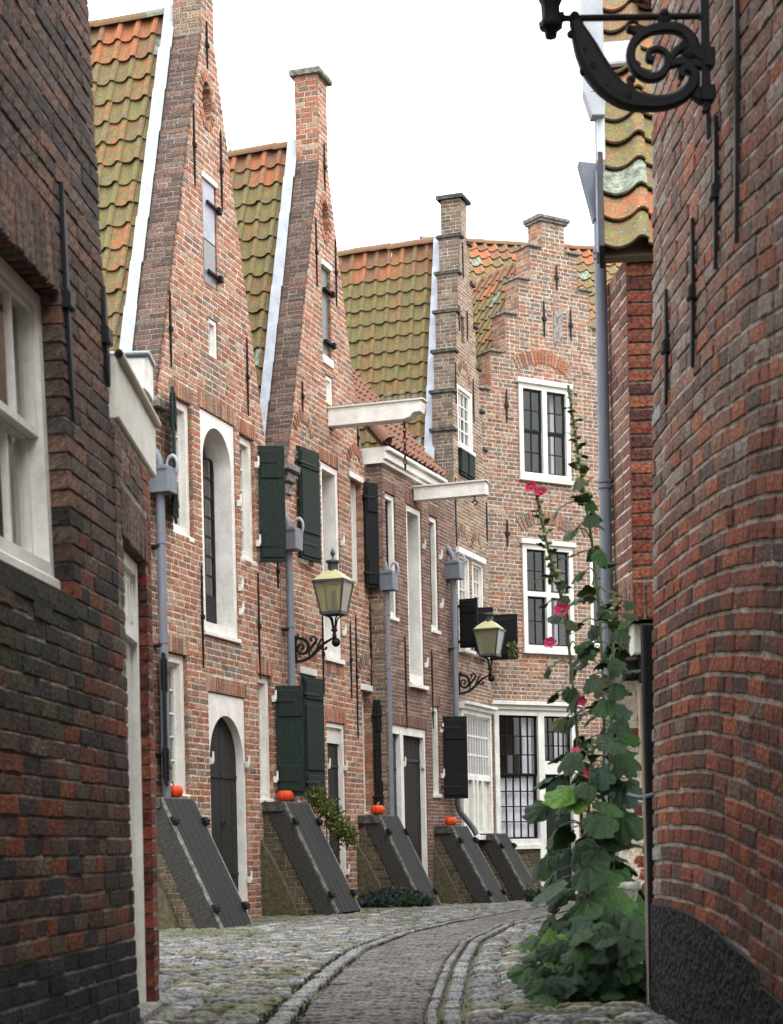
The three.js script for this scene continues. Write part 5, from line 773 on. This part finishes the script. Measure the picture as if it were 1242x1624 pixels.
{
  seed = 99;
  const cobGeo = v => { const n = 5, P = [], I = [], s = []; for (let j = 0; j < n; j++) for (let i = 0; i < n; i++) { const x = i / (n - 1) - 0.5, y = j / (n - 1) - 0.5, e = Math.max(Math.abs(x), Math.abs(y)) * 2, r = 1 - 0.12 * (Math.abs(x * y) * 4); P.push(x * r + rr(-0.03, 0.03), 0.5 - 0.16 * e ** 4 + rr(-0.05, 0.05), y * r + rr(-0.03, 0.03)); }
    for (let j = 0; j < n - 1; j++) for (let i = 0; i < n - 1; i++) { const a = j * n + i; I.push(a, a + n, a + 1, a + 1, a + n, a + n + 1); }
    const ring = []; for (let i = 0; i < n; i++) ring.push(i); for (let j = 1; j < n; j++) ring.push(j * n + n - 1); for (let i = n - 2; i >= 0; i--) ring.push((n - 1) * n + i); for (let j = n - 2; j > 0; j--) ring.push(j * n);
    const b = P.length / 3; for (const k of ring) P.push(P[k * 3], -0.5, P[k * 3 + 2]); ring.forEach((k, i) => { const k2 = ring[(i + 1) % ring.length], a = b + i, c = b + (i + 1) % ring.length; I.push(k, k2, c, k, c, a); });
    const g = new THREE.BufferGeometry(); g.setAttribute('position', new THREE.Float32BufferAttribute(P, 3)); g.setAttribute('uv', new THREE.Float32BufferAttribute(P.length / 3 * 2 ? Array.from({ length: P.length / 3 * 2 }, (_, q) => (q & 1 ? P[(q >> 1) * 3 + 2] : P[(q >> 1) * 3]) * 0.6 + v * 0.29) : [], 2)); g.setIndex(I); g.computeVertexNormals(); return g; };
  const geos = Array.from({ length: 6 }, (_, i) => cobGeo(i));
  const palCob = palette([[0.25, 0.245, 0.235, 5], [0.20, 0.20, 0.20, 4], [0.31, 0.305, 0.29, 3], [0.16, 0.155, 0.14, 3], [0.21, 0.20, 0.155, 3], [0.17, 0.175, 0.12, 2]], 26, 0.2);
  const palMossy = palette([[0.15, 0.15, 0.085, 4], [0.19, 0.185, 0.13, 3], [0.12, 0.125, 0.07, 3], [0.21, 0.205, 0.18, 2]], 16);
  const palKl = palette([[0.19, 0.17, 0.155, 5], [0.16, 0.145, 0.135, 4], [0.22, 0.20, 0.185, 3], [0.18, 0.165, 0.145, 2]], 20, 0.15);
  const palKerb = palette([[0.25, 0.245, 0.23, 4], [0.20, 0.20, 0.19, 3]], 10, 0.1);
  const street = new THREE.Group(); street.name = 'cobbled_street'; street.userData.kind = 'structure'; scene.add(street);
  const items = [];
  const add = (x, z, w, d, h, yaw, pal, lift) => { const p = V3(x, gy(z) + lift - h / 2, z); items.push({ p, q: new THREE.Quaternion().setFromEuler(new THREE.Euler(rr(-0.035, 0.035), yaw, rr(-0.035, 0.035))), s: V3(w, h, d), pal, ci: Math.floor(rnd() * pal.cs.length), k: rr(0.85, 1.12), va: Math.floor(rnd() * 6), d: seen(p) ? p.distanceTo(camera.position) : 1e6 }); };
  // left limit: annex, then the fronts of the houses; right limit: red wall, corner, then open
  const fl = (O, a) => Z => { const t = (-O[2] - Z) / -Math.cos(a * RAD); return O[0] + Math.sin(a * RAD) * t * 1; };
  const limL = Z => Z < 9.2 ? -1.13 : Z < 11 ? -1.45 : Z < 20 ? lerp(-1.5, -2.6, clamp((Z - 11) / 3, 0, 1)) : Z < 23.3 ? fl(O1, 17)(Z) + 0.05 : Z < 27.5 ? fl(O2, 18)(Z) : fl(O3, 20)(Z);
  const limR = Z => Z < 8.5 ? 1.17 : Z < 11.4 ? 1.36 : Z < 30 ? lerp(1.5, 6, clamp((Z - 11.4) / 9, 0, 1)) : 6;
  let Z = 4.0, row = 0;
  while (Z < 34) { // rows of setts on both sides of the lane
    const d = rr(0.105, 0.13) * (Z > 20 ? 1.1 : 1), L = laneL(Z) - 0.12, R = laneR(Z) + 0.17;
    for (const [a, b, sl] of [[limL(Z), L, 0.05], [R, limR(Z), -0.03]]) { let x = a + rr(0, 0.03); while (x < b - 0.05) { const w = Math.min(rr(0.13, 0.22), b - x); add(x + w / 2, -(Z + sl * (x - a) + rr(-0.012, 0.012)), w - 0.016, d - 0.018, 0.1, rr(-0.06, 0.06), (Z > 17 && x - limL(Z) < 1.05 + 0.9 * nz(x * 1.3, Z * 0.8) ) || nz(x * 1.7, Z * 0.6, 4) > 0.42 ? palMossy : palCob, 0.012 + rr(-0.008, 0.008)); x += w; } }
    Z += d; row++;
  }
  Z = 4.0; row = 0;
  while (Z < 33) { // clinker bricks across the lane
    const d = 0.092, a0 = laneL(Z), b0 = laneR(Z), sl = (laneL(Z + 1) - laneL(Z)); let x = a0 + (row % 2 ? 0.09 : 0); while (x < b0 - 0.03) { const w = Math.min(rr(0.17, 0.19), b0 - x); add(x + w / 2, -(Z - sl * (x - a0) * 0.5) + rr(-0.004, 0.004), w - 0.008, d - 0.01, 0.07, Math.atan(sl) * 0.5 + rr(-0.02, 0.02), palKl, 0.004 + rr(-0.003, 0.003)); x += w; }
    Z += d; row++;
  }
  for (const [fn, o, w] of [[laneL, -0.06, 0.095], [laneR, 0.03, 0.05], [laneR, 0.12, 0.08]]) { Z = 4; while (Z < 30) { const d = rr(0.2, 0.3), sl = fn(Z + 0.5) - fn(Z - 0.5); add(fn(Z + d / 2) + o, -(Z + d / 2), w, d - 0.012, 0.05, -Math.atan(sl), palKerb, 0.016 + rr(-0.005, 0.005)); Z += d; } }
  items.sort((a, b) => a.d - b.d);
  for (const it of items.slice(0, 300)) { const b = mesh(it.pal === palKl ? 'paving_brick' : it.pal === palKerb ? 'kerb_stone' : 'cobblestone', geos[it.va], palMat(it.pal, it.ci), street); b.position.copy(it.p); b.quaternion.copy(it.q); b.scale.copy(it.s); }
  const rest = items.slice(300), m4 = new THREE.Matrix4();
  for (let k = 0; k < 6; k++) { const L = rest.filter(i => i.va === k), im = new THREE.InstancedMesh(geos[k], instBrick, L.length); im.name = 'cobblestones'; im.userData.kind = 'stuff'; L.forEach((it, i) => { im.setMatrixAt(i, m4.compose(it.p, it.q, it.s)); im.setColorAt(i, it.pal.cs[it.ci].clone().multiplyScalar(it.k)); }); street.add(im); }
}
// ---------------------------------------------------------------- plants
seed = 4711;
function leafGeo(lobes, deep, cup, v) { // palmate leaf, stalk end at the origin, blade along +y, unit size
  seed = 200 + v * 13; const n = 30, P = [0, 0.12, 0], I = [], UV = [0, 0];
  for (let r = 1; r <= 3; r++) for (let i = 0; i < n; i++) {
    const a = (i / n) * 2 * Math.PI, th = a - Math.PI, away = Math.abs(th) / Math.PI; // th=0 is the tip
    let R = 0.5 * (1 - deep + deep * Math.abs(Math.cos(th * lobes / 2)) ** 0.7) * (away > 0.86 ? 0.45 + 0.55 * (1 - away) / 0.14 : 1) * (1 + rr(-0.05, 0.05)); R *= r / 3;
    const x = Math.sin(th) * R, y = 0.45 + Math.cos(th) * R - 0.33 * (1 - r / 3), vein = Math.cos(th * lobes) * 0.035 * (r / 3);
    P.push(x, y, -cup * (x * x * 1.3 + (y - 0.2) ** 2 * 0.9) + vein + rr(-0.025, 0.025)); UV.push(x, y);
  }
  for (let i = 0; i < n; i++) { const j = (i + 1) % n; I.push(0, 1 + i, 1 + j); for (let r = 0; r < 2; r++) { const a = 1 + r * n + i, b = 1 + r * n + j; I.push(a, a + n, b + n, a, b + n, b); } }
  const g = new THREE.BufferGeometry(); g.setAttribute('position', new THREE.Float32BufferAttribute(P, 3)); g.setAttribute('uv', new THREE.Float32BufferAttribute(UV, 2)); g.setIndex(I); g.computeVertexNormals(); return g;
}
const leafGeos = [leafGeo(5, 0.22, 0.5, 0), leafGeo(5, 0.3, 0.8, 1), leafGeo(7, 0.18, 0.3, 2), leafGeo(5, 0.26, 1.1, 3)];
const leafTex = tex(256, (u, v) => { const k = 0.85 + 0.35 * tn(u, v, 7, 81) + 0.25 * tn(u, v, 30, 82); return [k * (0.98 + 0.1 * tn(u, v, 4, 83)), k, k * 0.95]; }, { srgb: true }); 
const leafM = ([r, g, b], ro = 0.42) => { const m = new THREE.MeshPhysicalMaterial({ color: lin(r, g, b), roughness: ro, specularIntensity: 0.45, map: rep(leafTex, 1.5), bumpMap: rep(bumpTex, 2), bumpScale: 0.01 }); m.side = THREE.DoubleSide; return m; };
const LM = { dark: leafM([0.024, 0.058, 0.016]), mid: leafM([0.040, 0.100, 0.020]), blue: leafM([0.036, 0.078, 0.044]), youngLit: leafM([0.10, 0.23, 0.02]), olive: leafM([0.085, 0.10, 0.03]), yellow: leafM([0.20, 0.17, 0.03]), dry: leafM([0.30, 0.26, 0.19], 0.9) };  // the fresh yellow-green also has caught light put into its colour
const stemM = mat([0.07, 0.085, 0.035], 0.7), podM = mat([0.15, 0.17, 0.07], 0.8), petalM = [mat([0.32, 0.012, 0.045], 0.8), mat([0.38, 0.03, 0.09], 0.8)];
function leafAt(plant, mm, p, size, yaw, pitch, roll = 0, gi) { const l = mesh('leaf', leafGeos[gi ?? Math.floor(rnd() * leafGeos.length)], mm, plant); l.position.set(...p); l.rotation.order = 'YXZ'; l.rotation.set(pitch, yaw, roll); l.scale.setScalar(size); return l; }
const _n = V3(0, 0, 0), _y = V3(0, 0, 0), _x = V3(0, 0, 0), _m = new THREE.Matrix4();
// leaf whose face looks along n and whose tip points along t
function leafFacing(plant, mm, p, size, n, t, gi) { const l = leafAt(plant, mm, p, size, 0, 0, 0, gi); _n.set(...n).normalize(); _y.set(...t).addScaledVector(_n, -_n.dot(V3(...t))).normalize(); _x.crossVectors(_y, _n); l.quaternion.setFromRotationMatrix(_m.makeBasis(_x, _y, _n)); return l; }
function flower(plant, p, r, yaw) {
  const n = 25, P = [0, 0, -0.35 * r], I = [], UV = [0, 0];
  for (let k = 1; k <= 3; k++) for (let i = 0; i < n; i++) { const a = i / n * 6.2832, q = k / 3, R = r * q * (1 + (k === 3 ? 0.10 * Math.cos(a * 5) + rr(-0.06, 0.06) : 0)); P.push(Math.cos(a) * R, Math.sin(a) * R, r * (-0.35 + 0.45 * q * q) + (k === 3 ? 0.12 * r * Math.sin(a * 10) : 0.05 * r * Math.cos(a * 5))); UV.push(q, a); }
  for (let i = 0; i < n; i++) { const j = (i + 1) % n; I.push(0, 1 + i, 1 + j); for (let k = 0; k < 2; k++) { const a = 1 + k * n + i, b = 1 + k * n + j; I.push(a, a + n, b + n, a, b + n, b); } }
  const g = new THREE.BufferGeometry(); g.setAttribute('position', new THREE.Float32BufferAttribute(P, 3)); g.setAttribute('uv', new THREE.Float32BufferAttribute(UV, 2)); g.setIndex(I); g.computeVertexNormals();
  const f = mesh('flower', g, pick(petalM), plant); f.position.set(...p); f.rotation.set(rr(-0.9, 0.3), -0.4 + yaw * 0.7, 0);
  mesh('flower_heart', new THREE.SphereGeometry(r * 0.22, 8, 6).translate(0, 0, -0.2 * r), podM, f);
}
const podG = new THREE.SphereGeometry(1, 8, 6); podG.scale(1, 0.8, 1);
function hollyhock(label, base, path, { leaves, from = 0.2, to = 0.7, size = [0.2, 0.08], pods = 24, flowers = [], mats, spread = 0.2 }) {
  const t = thing('hollyhock', label, 'hollyhock', base, 0, 'hollyhocks along the right wall');
  const c = new THREE.CatmullRomCurve3(path.map(p => V3(...p)));
  const g = new THREE.TubeGeometry(c, 40, 0.0085, 7, false); mesh('stem', g, stemM, t);
  for (let i = 0; i < leaves; i++) { const s = lerp(from, to, (i + rnd() * 0.6) / leaves), p = c.getPoint(s), yaw = i * 2.4 + rr(-0.4, 0.4), sz = lerp(size[0], size[1], (s - from) / (to - from)) * rr(0.8, 1.2), st = spread * rr(0.35, 1);
    let dx = Math.sin(yaw), dz = Math.cos(yaw); if (dx > 0.3) dx *= 0.4; const tip = [p.x + dx * st, p.y + rr(-0.02, 0.06), p.z + dz * st];
    leafFacing(t, pick(mats), tip, sz, [dx * 0.4 + rr(-0.6, 0.3), rr(0.35, 1.2), 0.3 + dz * 0.4 + rr(-0.5, 0.4)], [dx + rr(-0.4, 0.4), rr(-0.6, 0.15), dz + rr(-0.4, 0.4)]);
    mesh('leaf_stalk', tube([[p.x, p.y, p.z], [(p.x + tip[0]) / 2, (p.y + tip[1]) / 2 + 0.03, (p.z + tip[2]) / 2], tip], 0.004, 6, 5), stemM, t); }
  for (let i = 0; i < pods; i++) { const s = lerp(to - 0.05, 0.995, i / pods), p = c.getPoint(s), a = i * 2.4, k = lerp(0.021, 0.008, i / pods); const b = mesh('seed_pod', podG, rnd() < 0.7 ? podM : LM.olive, t); b.position.set(p.x + Math.sin(a) * k * 1.2, p.y, p.z + Math.cos(a) * k * 1.2); b.scale.setScalar(k * rr(0.8, 1.1)); if (i % 2 === 0) leafAt(t, pick([LM.olive, LM.mid]), [p.x + Math.sin(a) * 0.02, p.y, p.z + Math.cos(a) * 0.02], lerp(0.07, 0.03, i / pods), a, rr(1.0, 2.2)); }
  for (const [x, y, z, r] of flowers) flower(t, [x, y, z], r, rr(-1, 1));
  return t;
}
const dk = [LM.dark, LM.dark, LM.mid, LM.blue];
hollyhock('tallest hollyhock with bare seed-pod spire reaching the upper window', [1.16, 0, -10.3], [[0, 0, 0], [0.03, 0.8, 0.02], [0.05, 1.6, 0.02], [0.02, 2.31, 0], [-0.05, 2.85, 0], [-0.11, 3.34, 0]], { leaves: 40, from: 0.22, to: 0.78, size: [0.165, 0.085], pods: 34, mats: [...dk, LM.mid, LM.olive], spread: 0.17, flowers: [] });
hollyhock('slender hollyhock with two pink flowers at its tip', [1.06, 0, -10.05], [[0, 0, 0], [-0.01, 0.7, 0.02], [-0.03, 1.4, 0], [-0.09, 2.06, 0], [-0.17, 2.4, 0], [-0.23, 2.72, 0]], { leaves: 26, from: 0.2, to: 0.72, size: [0.15, 0.05], pods: 26, mats: [...dk, LM.olive], spread: 0.13, flowers: [[-0.255, 2.72, 0.02, 0.035], [-0.2, 2.69, 0.03, 0.035], [-0.1, 2.04, 0.04, 0.045], [-0.17, 1.86, 0.04, 0.035]] });
hollyhock('leafy hollyhock with red buds among dark leaves by the doorway', [1.2, 0, -9.9], [[0, 0, 0], [0.0, 0.5, 0.02], [-0.02, 1.0, 0.02], [0.01, 1.5, 0], [0.03, 2.1, 0]], { leaves: 56, from: 0.2, to: 0.97, size: [0.22, 0.09], pods: 8, mats: dk, spread: 0.22, flowers: [[-0.2, 1.25, 0.12, 0.03], [-0.16, 1.52, 0.1, 0.028], [-0.14, 1.13, 0.16, 0.03]] });
hollyhock('hollyhock with one bright green leaf reaching towards the sash window', [1.05, 0, -9.6], [[0, 0, 0], [-0.02, 0.4, 0.02], [-0.02, 0.8, 0.02], [0.02, 1.3, 0]], { leaves: 34, from: 0.25, to: 0.98, size: [0.23, 0.13], pods: 4, mats: [...dk, LM.dark], spread: 0.24 });
{ // big leaf pair, its green brightened as if catching the light
  const t = thing('hollyhock_leaf_spray', 'fresh yellow-green hollyhock leaf pair with caught light painted in beside the white window frame', 'leaf spray', [0.9, 0.98, -9.5], 0);
  mesh('leaf_stalk', tube([[0.15, -0.1, 0], [0.1, 0, 0.02], [0.02, 0.02, 0.04]], 0.005, 6, 5), stemM, t); leafFacing(t, LM.youngLit, [0.08, 0.07, 0.03], 0.22, [-0.2, 0.85, 0.5], [-1, -0.35, 0.1], 2); leafFacing(t, LM.youngLit, [0.13, 0.03, 0.05], 0.17, [-0.1, 0.9, 0.35], [-0.9, -0.3, 0.3], 1);
}
function bush(name, label, cat, base, n, fn, { mats, size, stems = 8, group }) {
  const t = thing(name, label, cat, base, 0, group);
  for (let i = 0; i < n; i++) { const [x, y, z] = fn(i / n); leafFacing(t, pick(mats), [x, y, z], rr(...size), [x * 1.5 + rr(-0.5, 0.3), rr(0.5, 1.1), 0.35 + rr(-0.3, 0.5)], [x * 2 + rr(-0.6, 0.6), rr(-0.5, 0.1), z + rr(-0.2, 0.8)]); if (i < stems) mesh('stem', tube([[x * 0.2, 0, z * 0.2], [x * 0.5, y * 0.6, z * 0.5], [x, y, z]], 0.005, 6, 5), stemM, t); }
  return t;
}
bush('mallow_clump', 'low clump of round blue-green mallow leaves at the foot of the red wall', 'plant', [1.02, 0, -8.95], 130, () => { const a = rnd() * 6.283, r = Math.sqrt(rnd()); return [Math.cos(a) * r * 0.24 + 0.03, rr(0.04, 0.44) * (1.1 - r * 0.4), Math.sin(a) * r * 0.35]; }, { mats: [LM.blue, LM.blue, LM.dark, LM.mid], size: [0.09, 0.17], stems: 30 });
bush('mallow_clump', 'spreading clump of green leaves with yellowing ones beside the paving', 'plant', [0.93, 0, -9.45], 110, () => { const a = rnd() * 6.283, r = Math.sqrt(rnd()); return [Math.cos(a) * r * 0.22, rr(0.04, 0.46) * (1.1 - r * 0.5), Math.sin(a) * r * 0.4]; }, { mats: [LM.mid, LM.mid, LM.blue, LM.youngLit, LM.yellow, LM.dark], size: [0.09, 0.16], stems: 30 });
bush('mallow_clump', 'small dark-leaved plant growing out over the cobbles', 'plant', [0.79, 0, -8.8], 60, () => { const a = rnd() * 6.283, r = Math.sqrt(rnd()); return [Math.cos(a) * r * 0.13, rr(0.02, 0.26) * (1.1 - r * 0.5), Math.sin(a) * r * 0.25]; }, { mats: [LM.mid, LM.dark, LM.blue], size: [0.07, 0.13], stems: 16 });
{ // concrete trough half hidden by leaves
  const t = thing('stone_urn', 'grey concrete urn half hidden behind the leaves', 'planter', [1.16, 0, -9.75], 0.3);
  mesh('bowl', new THREE.LatheGeometry([[0, 0.1], [0.1, 0.1], [0.09, 0.16], [0.1, 0.28], [0.13, 0.42], [0.15, 0.5], [0.165, 0.51], [0.165, 0.55], [0.14, 0.55], [0.12, 0.45], [0, 0.42]].map(p => new THREE.Vector2(...p)), 28), M.concrete, t); mesh('foot', bevelBox(-0.12, 0.12, -0.02, 0.1, -0.12, 0.12, 0.01), M.concrete, t);
}
// little leaves for the shrubs
const smallLeaf = (() => { const g = new THREE.PlaneGeometry(1, 1, 2, 4), p = g.attributes.position; for (let i = 0; i < p.count; i++) { const y = p.getY(i) + 0.5; p.setXYZ(i, p.getX(i) * Math.sin(Math.PI * clamp(y, 0.04, 0.97)) * 0.6, y, -0.25 * y * y + Math.abs(p.getX(i)) * 0.15); } g.computeVertexNormals(); return g; })();
function shrub(name, label, cat, base, turn, n, fn, mats, size, branches, group) {
  const t = thing(name, label, cat, base, turn, group); const m4 = new THREE.Matrix4(), q = new THREE.Quaternion();
  for (const b of branches) mesh('branch', tube(b, 0.008, 12, 5), stemM, t);
  mats.forEach((mm, k) => { const cnt = Math.floor(n / mats.length), im = new THREE.InstancedMesh(smallLeaf, mm, cnt); im.name = 'foliage'; im.userData.kind = 'stuff'; im.castShadow = true; for (let i = 0; i < cnt; i++) { const p = fn(); q.setFromEuler(new THREE.Euler(rr(-1.2, 1.2), rnd() * 6.28, rr(-1, 1))); const s = rr(...size); im.setMatrixAt(i, m4.compose(V3(...p), q, V3(s * 0.8, s, s))); } t.add(im); });
  return t;
}
shrub('leafy_shrub', 'yellow-green shrub leaning over the cellar hatch beside a plank door', 'shrub', onFront(O2, 18, 1.15, 0.0, 0.1), turnOf(18), 760, () => { const t = rnd(), a = rnd() * 6.28, r = Math.sqrt(rnd()) * lerp(0.1, 0.17, Math.sin(t * 3)); return [0.05 + 0.12 * t + Math.cos(a) * r, lerp(1.5, 0.85, t) + Math.sin(a) * r * 0.9 + rr(-0.05, 0.05), 0.12 + 0.5 * t + rr(-0.12, 0.12)]; }, [leafM([0.16, 0.20, 0.045]), leafM([0.28, 0.30, 0.08]), leafM([0.10, 0.14, 0.035]), leafM([0.22, 0.25, 0.06])], [0.05, 0.085], [[[0, 0, 0.3], [0.05, 0.6, 0.35], [0.15, 0.95, 0.5]], [[0, 0, 0.3], [0.0, 0.8, 0.25], [0.02, 1.45, 0.1]], [[0, 0, 0.3], [0.1, 0.7, 0.3], [0.1, 1.2, 0.3]]]);
shrub('lavender_bush', 'low grey-green lavender bush at the foot of a cellar hatch', 'shrub', onFront(O2, 18, 3.45, -0.1, 0.62), turnOf(18), 1500, () => { const a = rnd() * 6.28, r = Math.sqrt(rnd()); return [Math.cos(a) * r * 0.38, rr(0.0, 0.26) * (1.05 - r * r * 0.7), Math.sin(a) * r * 0.55]; }, [leafM([0.035, 0.075, 0.03]), leafM([0.05, 0.09, 0.04]), leafM([0.075, 0.10, 0.10]), leafM([0.09, 0.09, 0.14])], [0.05, 0.1], [[[0, 0, 0], [0.02, 0.1, 0.02], [0.03, 0.2, 0.03]]]);
shrub('weed_tuft', 'green weeds at the foot of the far apron wall', 'weeds', [2.55, -0.2, -30.2], 0, 700, () => [rr(-0.35, 0.6), rr(0, 0.2) * rnd() * 1.5, rr(-0.3, 0.3)], [leafM([0.045, 0.085, 0.03]), leafM([0.07, 0.10, 0.04])], [0.05, 0.1], [[[0, 0, 0], [0.02, 0.08, 0], [0.02, 0.2, 0.02]]]);
shrub('window_flowers', 'small pot plant on the sill beside the lantern', 'pot plant', onFront(O3b, 20, 1.5, 4.05, 0.55), 0, 120, () => [rr(-0.08, 0.08), rr(0, 0.24), rr(-0.08, 0.08)], [leafM([0.16, 0.2, 0.06]), leafM([0.4, 0.38, 0.2])], [0.05, 0.08], [[[0, -0.05, 0], [0.0, 0.1, 0], [0.01, 0.2, 0.01]]]);
// moss and weeds in the joints
{
  const tuft = new THREE.InstancedMesh(smallLeaf, leafM([0.075, 0.085, 0.03]), 2600); tuft.name = 'joint_weeds'; tuft.userData = { kind: 'stuff', label: 'moss and grass growing along the paving joints', category: 'weeds' };
  const m4 = new THREE.Matrix4(), q = new THREE.Quaternion(); for (let i = 0; i < 2600; i++) { const Z = 7.5 + 17 * rnd() ** 1.3, c = rnd(), x = c < 0.45 ? laneL(Z) - 0.125 + rr(-0.02, 0.03) : c < 0.7 ? laneL(Z) + rr(-0.005, 0.03) : c < 0.88 ? laneR(Z) + pick([0.0, 0.07, 0.165]) + rr(-0.02, 0.02) : rr(-1.0, 1.0), on = nz(x * 2, Z * 0.9, 3) > -0.15; q.setFromEuler(new THREE.Euler(rr(-0.9, 0.9), rnd() * 6.28, rr(-0.9, 0.9))); const s = on ? rr(0.012, 0.032) : 0.004; tuft.setMatrixAt(i, m4.compose(V3(x, gy(-Z) - 0.006, -Z), q, V3(s * 0.7, s, s))); }
  scene.add(tuft);
}
scene.traverse(o => { if (o.isMesh) { o.castShadow = true; o.receiveShadow = true; } });
renderer.render(scene, camera);
